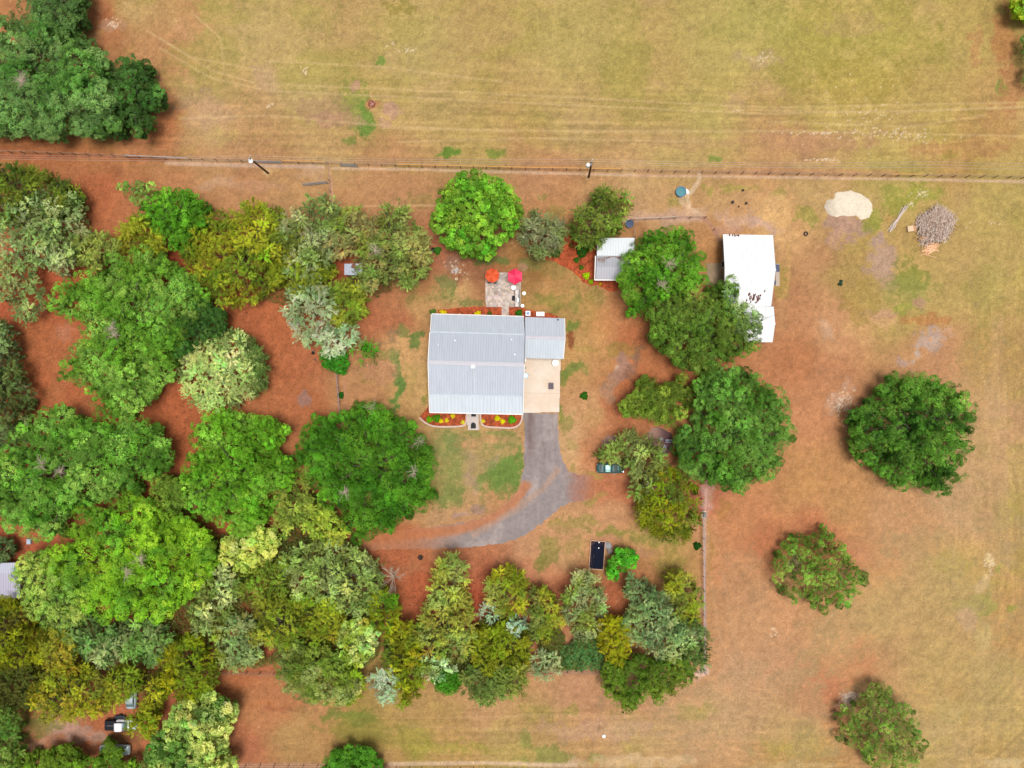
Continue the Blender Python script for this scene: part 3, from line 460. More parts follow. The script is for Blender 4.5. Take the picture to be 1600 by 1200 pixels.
def crown_arrays(P, h, style, col, r_, zb=0.35):
    lr, sp, ncl, cr, ncd, cs, asp, outw, fill, er, hj = ST[style]
    P = np.array(P); pr = F / H                                        # photo px per metre at the ground
    x0, y0 = P.min(0); x1, y1 = P.max(0)
    pm = pr * H / (H - h * .8)
    n = int((x1 - x0) * (y1 - y0) / (sp * pm) ** 2 * 5) + 60
    pts = np.stack([r_.uniform(x0, x1, n), r_.uniform(y0, y1, n)], 1)
    ok = inpoly(pts[:, 0], pts[:, 1], P); pts = pts[ok]
    dist = segdist(pts[:, 0], pts[:, 1], P) / pm                       # metres from the outline
    Rm = max(dist.max(), .3)
    ok = dist > min(lr * .30, Rm * .30); pts, dist = pts[ok], dist[ok]
    keep = []
    for i in range(len(pts)):                                          # thin out to an even spacing
        s_ = sp * (0.75 if dist[i] < lr * 1.2 else 1.0) * pm
        if all((pts[i, 0] - pts[j, 0]) ** 2 + (pts[i, 1] - pts[j, 1]) ** 2 > s_ * s_ for j in keep): keep.append(i)
    pts, dist = pts[keep], dist[keep]; L = len(pts)
    t = np.clip(dist / Rm, 0, 1)
    er = er * .62
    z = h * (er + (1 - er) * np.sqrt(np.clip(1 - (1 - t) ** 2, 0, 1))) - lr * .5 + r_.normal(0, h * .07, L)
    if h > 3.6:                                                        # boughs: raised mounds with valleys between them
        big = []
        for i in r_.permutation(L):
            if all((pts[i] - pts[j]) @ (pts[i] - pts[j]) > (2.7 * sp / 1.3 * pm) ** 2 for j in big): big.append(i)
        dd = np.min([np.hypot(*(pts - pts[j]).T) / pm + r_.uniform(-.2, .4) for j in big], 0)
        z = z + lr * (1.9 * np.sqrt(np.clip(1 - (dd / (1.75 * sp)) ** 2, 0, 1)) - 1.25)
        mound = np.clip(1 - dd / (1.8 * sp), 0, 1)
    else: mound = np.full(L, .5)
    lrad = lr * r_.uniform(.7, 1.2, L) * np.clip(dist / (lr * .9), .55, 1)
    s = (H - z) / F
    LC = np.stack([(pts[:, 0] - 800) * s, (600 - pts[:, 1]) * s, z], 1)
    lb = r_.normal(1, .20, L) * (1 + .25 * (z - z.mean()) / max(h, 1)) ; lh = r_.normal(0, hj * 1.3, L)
    # clumps on each lobe's upper shell
    m = L * ncl; li = np.repeat(np.arange(L), ncl)
    d = r_.normal(0, 1, (m, 3)); d[:, 2] = np.abs(d[:, 2]) * .9 - .25; d /= np.linalg.norm(d, axis=1)[:, None]
    CC = LC[li] + d * (lrad[li] * r_.uniform(.78, 1.0, m))[:, None] * np.array([1, 1, .75])
    cb = lb[li] * (.74 + .44 * mound[li]) * r_.normal(1, .13, m)  # shade painted into leaf colour: darker in valleys between boughs, paler on mounds
    # leaf cards on each clump
    q = m * ncd; ci = np.repeat(np.arange(m), ncd)
    e = r_.normal(0, 1, (q, 3)); e[:, 2] = np.abs(e[:, 2]) - .3; e += d[ci] * .5; e /= np.linalg.norm(e, axis=1)[:, None]
    if outw >= .5:                                                     # feathery sprays: needles strung along branchlets
        along = d[ci] * np.array([1, 1, .45]); e = e * .45
        spray = along * (r_.uniform(-1.3, 1.5, q) * cr)[:, None]
    else: spray = 0
    CP_ = CC[ci] + spray + e * (cr * np.clip(lrad[li[ci]] / lr, .6, 1.1) * (1.04 - .45 * r_.random(q) ** 2.2))[:, None]
    base = lin(col); gg = np.clip((base[1] - base[0]) / base[1] * 1.6, 0, 1); base = (base * (1 - .10 * gg) + base.mean() * .09 * gg) * np.array([1.36 + .46 * gg, 1.60 - .06 * gg, 1.26])
    def tint(b, hsh, k):
        c = base[None] * b[:, None]
        c = c * np.stack([1 + hsh + r_.normal(0, .08, k), np.ones(k), 1 + hsh * .6 + r_.normal(0, .15, k)], 1)
        return c * r_.normal(1, .12, k)[:, None]
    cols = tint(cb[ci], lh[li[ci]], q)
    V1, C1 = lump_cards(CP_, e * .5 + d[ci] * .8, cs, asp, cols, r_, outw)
    Vs, Cs = [V1], [C1]
    # looser inner foliage lower in the crown
    area = L * sp * sp * 1.2; nf = int(area * fill)
    if nf > 4 and L > 1:
        k = r_.integers(0, L, nf)
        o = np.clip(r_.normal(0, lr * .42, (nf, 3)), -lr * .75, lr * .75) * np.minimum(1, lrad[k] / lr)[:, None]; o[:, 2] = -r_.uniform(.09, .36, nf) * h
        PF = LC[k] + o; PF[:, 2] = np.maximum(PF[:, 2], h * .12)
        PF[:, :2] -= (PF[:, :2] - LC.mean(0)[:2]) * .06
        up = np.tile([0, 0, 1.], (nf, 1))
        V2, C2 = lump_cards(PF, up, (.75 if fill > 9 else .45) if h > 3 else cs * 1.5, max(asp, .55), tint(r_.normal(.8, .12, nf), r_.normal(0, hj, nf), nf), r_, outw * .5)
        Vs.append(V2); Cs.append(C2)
    return np.concatenate(Vs), np.clip(np.concatenate(Cs), .004, .85), LC, lrad
def grow(kind, label, cat, h, style, col, poly, group=None, cols2=None, seed=None, dead=0, trunk=True, bark=None):
    r_ = np.random.default_rng(abs(hash_(label)) % 100000 if seed is None else seed)
    P = PT(poly) if isinstance(poly, str) else poly
    if h > 3: h = 1.2 + h * .60
    cx = sum(p[0] for p in P) / len(P); cy = sum(p[1] for p in P) / len(P)
    V, Cc, LC, lrad = crown_arrays(P, h, style, col, r_)
    if cols2 is not None:      # a share of the lobes carries another leaf colour
        nq = len(V) // 4; cen = V.reshape(-1, 4, 3).mean(1)
        f = sstep(-.15, .35, fbm(cen[:, 0], cen[:, 1], 3.0, int(r_.integers(1, 999)), 2))[:, None]
        ratio = lin(cols2) / lin(col); Cc = Cc * (1 - f) + Cc * ratio[None] * f
    base = Vector(LC.mean(0)) if len(LC) else W(cx, cy, h); base.z = 0
    root = empty(kind, base, label, cat, 0, group)
    V = V - np.array(base)
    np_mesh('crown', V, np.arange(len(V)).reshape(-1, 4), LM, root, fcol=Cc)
    if trunk:
        b = MB(); big = h > 6
        r0 = .045 * h if big else .03 * h
        top = Vector((r_.normal(0, .2), r_.normal(0, .2), h * .55))
        mid_ = top * .5 + Vector((r_.normal(0, .12 * r0 * 4), r_.normal(0, .1), 0)); mid_.z = h * .28
        b.tube([(0, 0, -.1), (0, 0, .25), mid_, top], [r0 * 1.5, r0 * 1.05, r0 * .85, r0 * .6], 8)
        k = min(len(LC), 26 if big else 7)
        if k:
            for i in r_.choice(len(LC), k, replace=False):
                e = Vector(LC[i] - np.array(base)); st = mid_.lerp(top, r_.uniform(.3, 1))
                m_ = st.lerp(e, .5); m_.z = m_.z * .75 + e.z * .25 + r_.normal(0, .2); m_.x += r_.normal(0, .3); m_.y += r_.normal(0, .3)
                b.tube([st, m_, e], [r0 * .42, r0 * .26, r0 * .07], 5)
                for _ in range(2):
                    e2 = e + Vector(r_.normal(0, .8, 3)); b.tube([m_.lerp(e, .6), e2], [r0 * .12, .012], 4, False)
        b.build('trunk', bark or BARK, root, True)
    if dead:
        ctr = LC.mean(0)
        for _ in range(dead):
            b = MB()
            i = int(r_.integers(0, len(LC))) if dead > 3 else int(np.argmin(((LC[:, :2] - (ctr[:2] + r_.normal(0, 1.2, 2))) ** 2).sum(1)))
            c0 = Vector(LC[i] - np.array(base)); c0.z += lrad[i] * .75
            for _k in range(20):
                a = r_.normal(1.2 * _, 1.5); ln = r_.uniform(.35, 1.5); dr = Vector((math.cos(a), math.sin(a), r_.uniform(.1, .7)))
                p1 = c0 + dr * ln * .5 + Vector(r_.normal(0, .08, 3)); p2 = c0 + dr * ln + Vector(r_.normal(0, .18, 3))
                b.tube([c0, p1, p2], [.035, .026, .01], 4, False)
                for _j in range(5):
                    s0 = p1.lerp(p2, r_.uniform(-.6, 1)); b.tube([s0, s0 + dr * r_.uniform(.1, .4) + Vector(r_.normal(0, .2, 3))], [.018, .007], 3, False)
            b.build('dead_branch', PALEBARK, root)
    return root
def hash_(s):
    v = 7
    for ch in s: v = (v * 131 + ord(ch)) % 1000003
    return v
def circ(x, y, r, ry=None, n=9, seed=0, j=.14):
    q = random.Random(seed + int(x * 7 + y)); ry = ry or r
    return [(x + r * (1 + q.uniform(-j, j)) * math.cos(2 * math.pi * k / n), y + ry * (1 + q.uniform(-j, j)) * math.sin(2 * math.pi * k / n)) for k in range(n)]
def smooth_poly(P, it=1):
    for _ in range(it):
        Q = []
        for i in range(len(P)):
            a, b = P[i], P[(i + 1) % len(P)]
            Q += [(a[0] * .75 + b[0] * .25, a[1] * .75 + b[1] * .25), (a[0] * .25 + b[0] * .75, a[1] * .25 + b[1] * .75)]
        P = Q
    return P

T = [
 # kind, label, height, style, colour, outline, second colour, dead branches
 ('oak_tree', 'huge spreading green oak in the top left corner of the photo', 13, 'oak', (104, 146, 84), "-60,60 0,22 30,20 60,28 110,42 140,58 165,82 188,108 190,150 188,200 150,213 100,210 72,219 35,215 0,213 -60,205", (82, 132, 60), 2),
 ('oak_tree', 'darker small oak against the right side of the huge corner oak', 10, 'oak', (62, 108, 46), "186,92 205,88 235,98 236,114 256,135 258,157 241,167 230,180 243,200 241,215 215,213 196,219 180,213 176,180 182,150", None, 0),
 ('oak_tree', 'dark oak behind the huge corner oak at the very top edge', 11, 'oak', (76, 118, 62), "30,-50 132,-50 132,10 131,28 124,46 100,50 60,40 34,22", None, 0),
 ('cedar_tree', 'olive and dark green tree on the left edge below the fence', 9, 'feather', (104, 120, 38), "-40,262 20,258 50,262 80,273 118,290 126,315 115,332 60,340 20,345 -40,342", (70, 92, 34), 0),
 ('cedar_tree', 'pale grey green feathery tree on the left edge, largest of its colour', 10, 'grey', (132, 156, 98), "3,335 20,316 45,308 75,296 100,298 124,316 125,342 142,360 132,375 118,387 112,412 96,432 80,422 60,407 50,422 40,417 20,402 2,392 4,360", (156, 172, 128), 0),
 ('cedar_tree', 'thin soft grey green tree with red soil showing through, on the left edge', 7, 'silver', (132, 150, 98), "-30,398 30,408 50,430 62,450 66,482 40,502 25,497 15,472 -10,462 -30,440", None, 0),
 ('cedar_tree', 'grey feathery tree cut by the left edge above the biggest oak', 9, 'feather', (110, 132, 88), "-40,505 10,508 22,540 26,565 32,590 50,620 50,642 37,667 22,692 0,702 -40,702", (88, 106, 58), 0),
 ('oak_tree', 'dense round vivid green tree below the left utility pole', 9, 'fluff', (72, 136, 18), "214,322 233,305 260,293 290,298 325,313 334,335 326,352 300,362 299,380 290,400 270,397 254,376 239,356 218,346", (88, 156, 24), 0),
 ('broadleaf_tree', 'thin pale tree peeking out above the round vivid green one', 7, 'sparse', (126, 160, 76), "180,290 210,282 250,287 258,300 235,314 215,327 200,308", None, 0),
 ('cedar_tree', 'golden olive tree between the round vivid green tree and the lobed oak', 8, 'feather', (150, 144, 44), "198,345 215,333 236,350 254,375 260,397 240,402 215,397 190,387 178,370", None, 0),
 ('cedar_tree', 'light olive tree left of the golden olive one', 7, 'feather', (142, 144, 76), "115,368 145,360 182,368 187,396 165,407 150,422 130,414 114,400", None, 0),
 ('oak_tree', 'large ragged oak with red soil between its lobes, left of the pale round tree', 12, 'fluff', (94, 150, 40), "168,393 190,398 215,383 245,391 262,398 278,418 290,428 312,428 327,465 324,478 300,500 300,520 275,548 270,600 250,602 232,632 205,657 180,662 145,647 140,615 120,600 92,590 95,570 110,540 128,530 125,505 105,508 88,490 70,478 80,455 107,435 120,425 150,420", (116, 168, 62), 2),
 ('oak_tree', 'dark green low tree on the right flank of the ragged oak', 8, 'fluff', (54, 100, 38), "290,468 322,472 347,488 354,506 352,522 320,528 300,548 276,560 268,540 275,500", None, 0),
 ('cedar_tree', 'big round mustard green tree right of the round vivid green one', 10, 'feather', (152, 148, 42), "291,375 298,358 320,343 345,333 370,328 385,316 410,323 442,333 452,370 457,400 442,432 420,452 400,467 370,474 345,472 320,447 300,427 288,400", (124, 132, 42), 0),
 ('cypress_tree', 'pale lime grey rounded tree standing alone on red soil', 8, 'grey', (172, 188, 124), "283,565 308,545 328,525 350,522 366,516 384,535 402,556 404,590 390,617 365,632 345,642 320,642 300,627 284,602", (188, 200, 140), 0),
 ('cedar_tree', 'dark green tree behind the right side of the pale lime grey one', 6, 'feather', (88, 116, 58), "350,520 372,516 397,533 415,550 417,580 410,607 390,622 396,580 380,545", None, 0),
 ('cedar_tree', 'dull grey green tree with its top at the fence corner', 9, 'grey', (116, 136, 78), "438,340 475,325 480,311 505,306 532,325 534,345 520,362 520,400 500,432 475,442 450,432 440,400", (150, 160, 118), 0),
 ('cedar_tree', 'olive tree above the small tin roof', 8, 'feather', (140, 146, 66), "520,330 560,324 586,335 602,350 592,375 577,398 560,396 540,401 520,406 503,392 508,350", (150, 140, 92), 0),
 ('cedar_tree', 'grey olive tree right of the small tin roof with bare brown twigs', 9, 'grey', (120, 138, 70), "588,318 605,325 620,319 639,320 644,345 657,360 667,375 672,405 662,427 652,442 640,452 620,437 600,442 582,457 565,452 556,425 561,400 580,380 595,370 598,350", (150, 152, 92), 1),
 ('cedar_tree', 'olive tree left of the small tin roof', 8, 'feather', (132, 140, 38), "415,370 445,360 470,365 490,383 510,400 521,425 509,437 506,457 490,467 470,472 450,452 425,440", (96, 108, 44), 0),
 ('eucalyptus_tree', 'silver leaved tree above the small bright green bush, largest silver crown', 8, 'silver', (176, 196, 160), "440,487 453,475 446,460 470,448 495,446 517,455 522,480 520,500 514,525 500,537 485,537 465,542 459,520 452,500", (146, 166, 130), 0),
 ('eucalyptus_tree', 'smaller silver tree touching the small bright green bush', 6, 'silver', (168, 186, 158), "500,520 525,506 550,508 563,520 542,547 525,557 508,552", None, 0),
 ('cedar_tree', 'yellow green feathery tree between the silver tree and the side lawn', 7, 'feather', (148, 160, 52), "514,450 535,439 560,444 574,465 572,487 556,502 545,512 525,514 517,490", (116, 130, 48), 0),
 ('bush', 'small bright green bush below the smaller silver tree', 3.2, 'shrub', (52, 132, 22), "499,546 515,548 540,550 545,570 537,587 525,582 510,577 500,567", None, 0),
 ('young_tree', 'thin grey sapling with a vivid green heart beside the side lawn', 4, 'thin', (142, 148, 104), "543,530 565,523 592,545 590,562 572,574 546,552", (76, 140, 34), 0),
 ('maple_tree', 'large round lime green tree with big leaves north of the patio', 11, 'lime', (98, 158, 36), "673,345 680,325 690,300 710,280 725,268 745,268 770,278 795,288 812,318 817,340 806,362 785,380 768,402 755,405 730,400 710,392 690,377 679,360", (118, 172, 42), 0),
 ('cedar_tree', 'dull grey green tree between the lime tree and the mulch bed', 7, 'grey', (114, 132, 80), "816,350 829,335 840,321 851,339 880,344 885,365 876,387 855,402 838,404 824,387 814,370", (128, 136, 104), 0),
 ('cedar_tree', 'olive green tree overhanging the top of the garden shed', 9, 'grey', (98, 122, 44), "890,350 904,325 920,310 933,293 960,293 982,303 984,325 972,345 971,362 950,368 935,384 914,387 898,372 886,365", (124, 142, 60), 0),
 ('oak_tree', 'bright green oak covering the right side of the garden shed', 11, 'fluff', (70, 132, 16), "974,400 989,385 1004,369 1030,359 1060,356 1086,369 1089,385 1104,395 1101,410 1116,425 1106,442 1095,457 1060,457 1040,467 1010,482 1000,497 984,492 971,465 967,435 970,415", (92, 152, 26), 2),
 ('oak_tree', 'large dark olive oak between the bright green oak and the white barn', 11, 'fluff', (82, 118, 36), "1008,485 1040,460 1070,450 1100,450 1125,440 1142,430 1152,450 1148,475 1160,490 1184,505 1188,525 1182,547 1160,557 1130,572 1115,587 1095,592 1075,582 1050,567 1030,547 1013,532 1018,505", (100, 138, 48), 0),
 ('broadleaf_tree', 'thin grey green boughs spreading over the white annex roof', 9, 'sparse', (110, 138, 84), "1128,440 1148,446 1160,470 1190,490 1192,512 1172,530 1150,520 1130,490", None, 0),
 ('oak_tree', 'big fluffy mid green oak south of the dark olive oak', 12, 'fluff', (92, 146, 58), "1083,590 1108,580 1135,570 1165,573 1192,590 1217,605 1230,625 1234,655 1247,670 1242,687 1224,702 1220,732 1205,747 1175,752 1160,770 1130,762 1100,757 1080,742 1060,727 1048,702 1058,680 1080,650 1090,620", (74, 128, 40), 0),
 ('oak_tree', 'smaller yellow green oak on the left of the big fluffy oak', 8, 'fluff', (104, 132, 42), "968,630 985,614 1000,588 1020,588 1030,598 1050,598 1065,583 1077,593 1092,605 1080,640 1070,657 1050,667 1030,667 1010,657 990,652 974,652", None, 0),
 ('cedar_tree', 'grey olive tree hanging over the parked teal car', 7, 'grey', (118, 132, 66), "963,690 985,668 1000,678 1025,688 1037,710 1040,732 1030,747 1010,777 990,777 982,765 988,745 981,732 966,727 942,728 930,716 946,702", (136, 148, 88), 0),
 ('cedar_tree', 'mustard green tree beside the east fence', 7, 'feather', (130, 130, 26), "999,760 1020,740 1045,730 1070,740 1089,760 1094,790 1089,817 1072,842 1045,845 1020,837 1001,822 994,790", (112, 112, 46), 0),
 ('oak_tree', 'deep green oak with bleached dead branches at the end of the curved driveway', 12, 'oak', (58, 118, 14), "478,670 490,650 520,645 545,645 558,627 590,633 617,638 620,655 640,655 657,670 667,695 680,705 676,740 670,755 684,775 677,797 655,807 645,802 640,817 614,817 612,837 580,837 560,847 545,837 540,812 520,802 500,782 490,757 465,737 458,710 468,690", (78, 142, 22), 4),
 ('oak_tree', 'bright green oak left of the deep green oak with dead branches', 11, 'fluff', (94, 158, 24), "303,665 320,648 345,638 380,643 410,648 440,658 454,680 442,697 432,702 457,720 462,750 447,777 430,792 415,817 400,832 375,837 345,827 325,812 305,807 283,780 278,760 293,720 298,695", (112, 172, 38), 0),
 ('cedar_tree', 'slender yellowish tree in the gap between the two green oaks', 8, 'feather', (138, 148, 66), "438,760 460,743 482,753 487,790 477,822 457,817 446,842 430,822 428,780", None, 0),
 ('broadleaf_tree', 'yellow green small tree at the foot of the deep green oak', 7, 'feather', (152, 166, 64), "470,800 490,785 515,795 535,815 545,838 530,850 500,848 475,835", None, 0),
 ('broadleaf_tree', 'pale creamy yellow tree below the bright green oak', 7, 'lime', (196, 200, 104), "343,850 365,828 400,823 432,828 437,850 427,867 405,887 385,894 358,887 343,870", (176, 184, 100), 0),
 ('oak_tree', 'biggest mid green oak on the left edge, above the yellow green one', 13, 'oak', (86, 146, 42), "55,645 80,626 110,638 130,653 165,663 180,663 215,653 250,663 252,690 270,710 264,735 230,752 225,767 210,782 180,772 170,782 130,792 110,797 95,812 90,842 50,842 38,842 0,815 -40,800 -40,720 0,710 13,690 28,670", (106, 160, 60), 2),
 ('oak_tree', 'huge bright yellow green oak beside the building at the left edge', 13, 'oak', (118, 170, 26), "175,780 215,763 245,788 285,808 320,828 332,850 337,885 317,920 300,932 280,942 255,970 225,972 200,962 180,970 160,972 130,950 100,930 75,900 60,870 90,850 105,810 130,788 150,798", (100, 156, 30), 2),
 ('oak_tree', 'pale yellow green lobe shaped tree right beside the building at the left edge', 10, 'fluff', (148, 174, 84), "20,885 45,862 75,860 100,890 125,925 140,960 125,975 95,978 60,980 38,950 18,915", (122, 156, 70), 0),
 ('broadleaf_tree', 'olive green small tree between the biggest oak and the bright green oak', 8, 'fluff', (104, 138, 46), "232,750 255,743 292,750 290,795 265,802 242,790", None, 0),
 ('palm_like_bush', 'dark grey green spiky plant on the left edge above the building roof', 4, 'feather', (80, 110, 66), "-30,832 8,838 24,855 20,870 5,878 -30,878", None, 0),
 ('cedar_tree', 'mustard tree on the left edge below the building', 9, 'feather', (134, 132, 24), "-40,945 30,938 58,968 72,1000 67,1032 40,1047 20,1052 -40,1042", (98, 96, 32), 0),
 ('cedar_tree', 'dark olive tree on the left edge below the mustard one', 7, 'feather', (84, 88, 38), "-40,1040 40,1043 62,1050 52,1100 20,1112 -40,1112", None, 0),
 ('cedar_tree', 'golden tree between the mustard tree and the grey green thicket', 8, 'feather', (160, 150, 54), "62,985 90,980 112,995 116,1030 98,1048 74,1046 62,1020", None, 0),
 ('broadleaf_tree', 'grey green leafy tree under the huge bright yellow green oak', 8, 'grey', (98, 134, 76), "88,975 120,958 150,968 182,988 187,1015 172,1037 140,1032 110,1022 88,1002", None, 0),
 ('broadleaf_tree', 'whitish small tree in the middle of the grey green thicket', 7, 'silver', (164, 168, 124), "134,1005 158,998 182,1002 190,1025 172,1040 146,1038", None, 0),
 ('broadleaf_tree', 'soft green tree right of the whitish small one', 8, 'grey', (104, 144, 72), "178,985 205,968 240,972 268,990 262,1018 240,1036 200,1034 180,1015", (128, 156, 98), 0),
 ('cedar_tree', 'large golden olive tree above the white and black pickup', 9, 'feather', (154, 146, 42), "52,1060 75,1043 100,1038 130,1038 152,1060 167,1080 167,1105 152,1116 130,1122 100,1127 70,1124 48,1100", (132, 130, 52), 0),
 ('cedar_tree', 'mustard green tree right of the gap by the hidden blue car', 9, 'feather', (138, 138, 24), "253,1030 270,1003 290,993 312,998 327,1020 337,1045 342,1067 322,1082 300,1097 275,1092 253,1080", (116, 126, 30), 0),
 ('cedar_tree', 'olive tree left of the gap by the hidden blue car', 8, 'feather', (130, 134, 36), "165,1052 200,1040 222,1050 220,1074 213,1092 201,1094 192,1104 182,1112 167,1105", None, 0),
 ('cedar_tree', 'slim olive tree below and right of the hidden blue car', 7, 'feather', (140, 140, 34), "204,1114 222,1100 236,1060 256,1058 254,1095 246,1120 240,1150 222,1152 200,1142 199,1124", None, 0),
 ('broadleaf_tree', 'pale cream speckled tree at the bottom left, right of the parked silver car', 9, 'lime', (168, 182, 102), "258,1120 275,1103 300,1088 332,1083 352,1095 372,1105 367,1125 357,1150 352,1175 372,1192 342,1230 222,1230 223,1180 238,1150 258,1140", (104, 140, 64), 0),
 ('broadleaf_tree', 'green tree covering the middle of the parked silver car', 6, 'fluff', (96, 134, 30), "28,1190 50,1168 75,1172 95,1163 120,1177 145,1188 156,1182 160,1164 172,1150 184,1162 190,1182 215,1193 222,1230 22,1230", None, 0),
 ('broadleaf_tree', 'mid green tree cut by the bottom left corner', 7, 'grey', (98, 134, 56), "-30,1112 10,1108 28,1120 34,1150 30,1190 10,1225 -30,1225", None, 0),
 ('cedar_tree', 'grey green olive tree below the slender yellowish tree', 8, 'grey', (132, 148, 78), "298,930 320,888 345,886 372,903 370,940 350,965 328,987 305,987 293,960", (160, 172, 120), 0),
 ('cedar_tree', 'dark olive tree right below the pale creamy yellow tree', 8, 'feather', (116, 130, 44), "368,900 395,890 425,868 445,872 450,905 440,935 410,945 380,940", None, 0),
 ('broadleaf_tree', 'broad grey green leafy tree in the middle of the southern grove', 9, 'grey', (136, 154, 86), "443,870 480,850 520,848 560,858 592,880 597,920 582,952 560,962 520,947 490,937 460,932 443,900", (160, 176, 116), 0),
 ('cedar_tree', 'golden olive tree at the north side of the bare red corner', 8, 'feather', (154, 148, 60), "328,985 350,968 385,962 405,985 410,1012 395,1038 375,1045 350,1046 340,1020", (150, 160, 112), 0),
 ('cedar_tree', 'deep olive tree in the centre left of the southern grove', 9, 'feather', (126, 136, 40), "400,945 440,935 460,935 475,960 470,1000 445,1012 420,1005 402,985", None, 0),
 ('cedar_tree', 'golden green tree under the broad grey green leafy tree', 8, 'feather', (146, 146, 44), "468,930 500,935 530,945 540,975 530,1005 505,1010 480,1000 468,970", None, 0),
 ('broadleaf_tree', 'mid green wide tree above the bare red corner, lowest of the grove', 8, 'fluff', (112, 134, 50), "430,1040 440,1008 470,1000 510,1010 542,1030 562,1055 567,1087 535,1100 500,1102 470,1092 440,1077", (142, 154, 88), 0),
 ('broadleaf_tree', 'fresh yellow green long leaved tree left of the bare brown gap', 8, 'lime', (142, 162, 56), "525,990 540,972 570,968 590,985 588,1015 570,1035 555,1050 535,1030", (168, 186, 112), 0),
 ('broadleaf_tree', 'bright olive bush right under the fresh long leaved tree', 6, 'feather', (130, 150, 34), "520,1050 545,1042 566,1058 568,1080 552,1096 530,1098 518,1080", None, 0),
 ('cedar_tree', 'vivid olive tree left of the bare twiggy tree', 8, 'feather', (138, 142, 28), "580,925 600,920 622,935 625,965 612,985 592,985 578,965", (90, 128, 24), 0),
 ('eucalyptus_tree', 'small icy silver tree hanging over the southern meadow edge', 6, 'silver', (172, 190, 172), "572,1062 590,1050 612,1048 624,1065 614,1092 598,1098 588,1078", None, 0),
 ('cedar_tree', 'tall mustard tree right of the small icy silver tree', 8, 'feather', (134, 134, 28), "603,985 630,973 657,983 657,1020 667,1050 652,1082 637,1102 625,1107 616,1080 608,1050 598,1020", (108, 114, 40), 0),
 ('pine_tree', 'tall pale straw green tree rising into the bare red ground', 10, 'feather', (158, 156, 72), "680,885 700,866 727,878 732,910 737,960 742,990 732,1022 700,1032 670,1022 653,1000 658,970 671,930", (150, 156, 88), 0),
 ('cedar_tree', 'mustard green tree right of the tall straw green one', 8, 'feather', (132, 136, 30), "736,990 760,978 790,975 820,990 832,1020 820,1045 790,1056 760,1050 740,1030", None, 0),
 ('cedar_tree', 'golden green tree above the tiny silver sprigs', 8, 'feather', (148, 148, 40), "760,905 775,890 800,886 822,900 828,930 815,955 800,970 775,955 760,935", (158, 154, 84), 0),
 ('eucalyptus_tree', 'tiny silver tree left of the golden green one', 5, 'silver', (158, 182, 164), "748,952 760,940 774,945 776,962 764,975 750,968", None, 0),
 ('eucalyptus_tree', 'tiny silver tree under the golden green one', 5, 'silver', (164, 186, 174), "795,968 812,960 824,972 820,990 804,995 794,985", None, 0),
 ('cedar_tree', 'olive tree between two red soil gaps at the right of the grove', 7, 'feather', (144, 146, 46), "828,925 845,916 868,935 878,965 875,990 855,1002 835,995 826,965", (126, 132, 70), 0),
 ('cedar_tree', 'grey olive thin tree below the timber framed bed', 8, 'grey', (138, 142, 68), "880,930 900,895 920,893 940,915 945,950 940,985 915,1000 895,990 880,965", (150, 150, 112), 0),
 ('bush', 'vivid green bush tucked under the southern edge of the grove', 4, 'shrub', (66, 136, 16), "670,1055 690,1040 712,1045 722,1062 715,1080 700,1088 682,1080", None, 0),
 ('cedar_tree', 'grey green tree above the vivid green bush', 7, 'grey', (124, 142, 66), "650,1025 680,1028 700,1035 712,1050 690,1058 665,1065 652,1050", (166, 186, 150), 0),
 ('cedar_tree', 'dusty green tree right of the vivid green bush', 7, 'grey', (112, 132, 66), "722,1050 745,1040 780,1042 800,1062 790,1088 760,1102 735,1092 722,1078", None, 0),
 ('cedar_tree', 'olive speckled tree left of the pale grey shrub', 7, 'grey', (126, 140, 62), "785,1048 810,1035 828,1048 826,1072 812,1086 790,1088 780,1070", None, 0),
 ('shrub', 'pale grey shrub at the end of the teal green hedge', 3.5, 'silver', (170, 172, 138), "828,1030 845,1018 868,1022 878,1040 868,1060 845,1062 830,1050", None, 0),
 ('hedge', 'teal green low hedge behind the southern fence', 2.2, 'shrub', (78, 132, 74), "875,1012 895,1002 925,998 945,1005 948,1030 938,1046 905,1048 878,1045", None, 0),
 ('cedar_tree', 'golden yellow tree between the hedge and the grey green eucalyptus', 8, 'feather', (158, 146, 28), "935,975 955,963 978,972 985,1000 982,1025 965,1038 945,1028 936,1000", None, 0),
 ('eucalyptus_tree', 'large grey green eucalyptus in the southeast corner of the grove', 10, 'grey', (150, 168, 116), "978,930 985,903 1005,908 1020,920 1040,923 1052,945 1062,970 1072,990 1067,1012 1052,1032 1030,1027 1010,1012 985,1002 973,975 985,945", (118, 142, 100), 0),
 ('cedar_tree', 'golden olive tree beside the fence above the eucalyptus', 8, 'feather', (152, 150, 46), "1035,895 1060,890 1085,905 1098,930 1097,958 1080,977 1062,968 1048,940", (134, 138, 62), 0),
 ('cedar_tree', 'grey green tree filling the fence corner', 7, 'grey', (94, 128, 64), "1062,970 1085,962 1100,980 1111,1005 1108,1030 1092,1046 1068,1040 1060,1010", (124, 154, 104), 0),
 ('oak_tree', 'wide green tree spilling over the south fence into the meadow', 8, 'fluff', (106, 132, 40), "934,1045 960,1030 1000,1028 1040,1028 1075,1028 1092,1048 1077,1067 1050,1087 1025,1102 1010,1087 1000,1102 985,1115 965,1107 945,1087 938,1067", (84, 116, 30), 0),
 ('bush', 'round vivid green tree at the bottom edge above the fence', 4.5, 'fluff', (68, 134, 24), "505,1190 520,1172 545,1166 575,1168 596,1180 602,1215 560,1240 510,1235", None, 0),
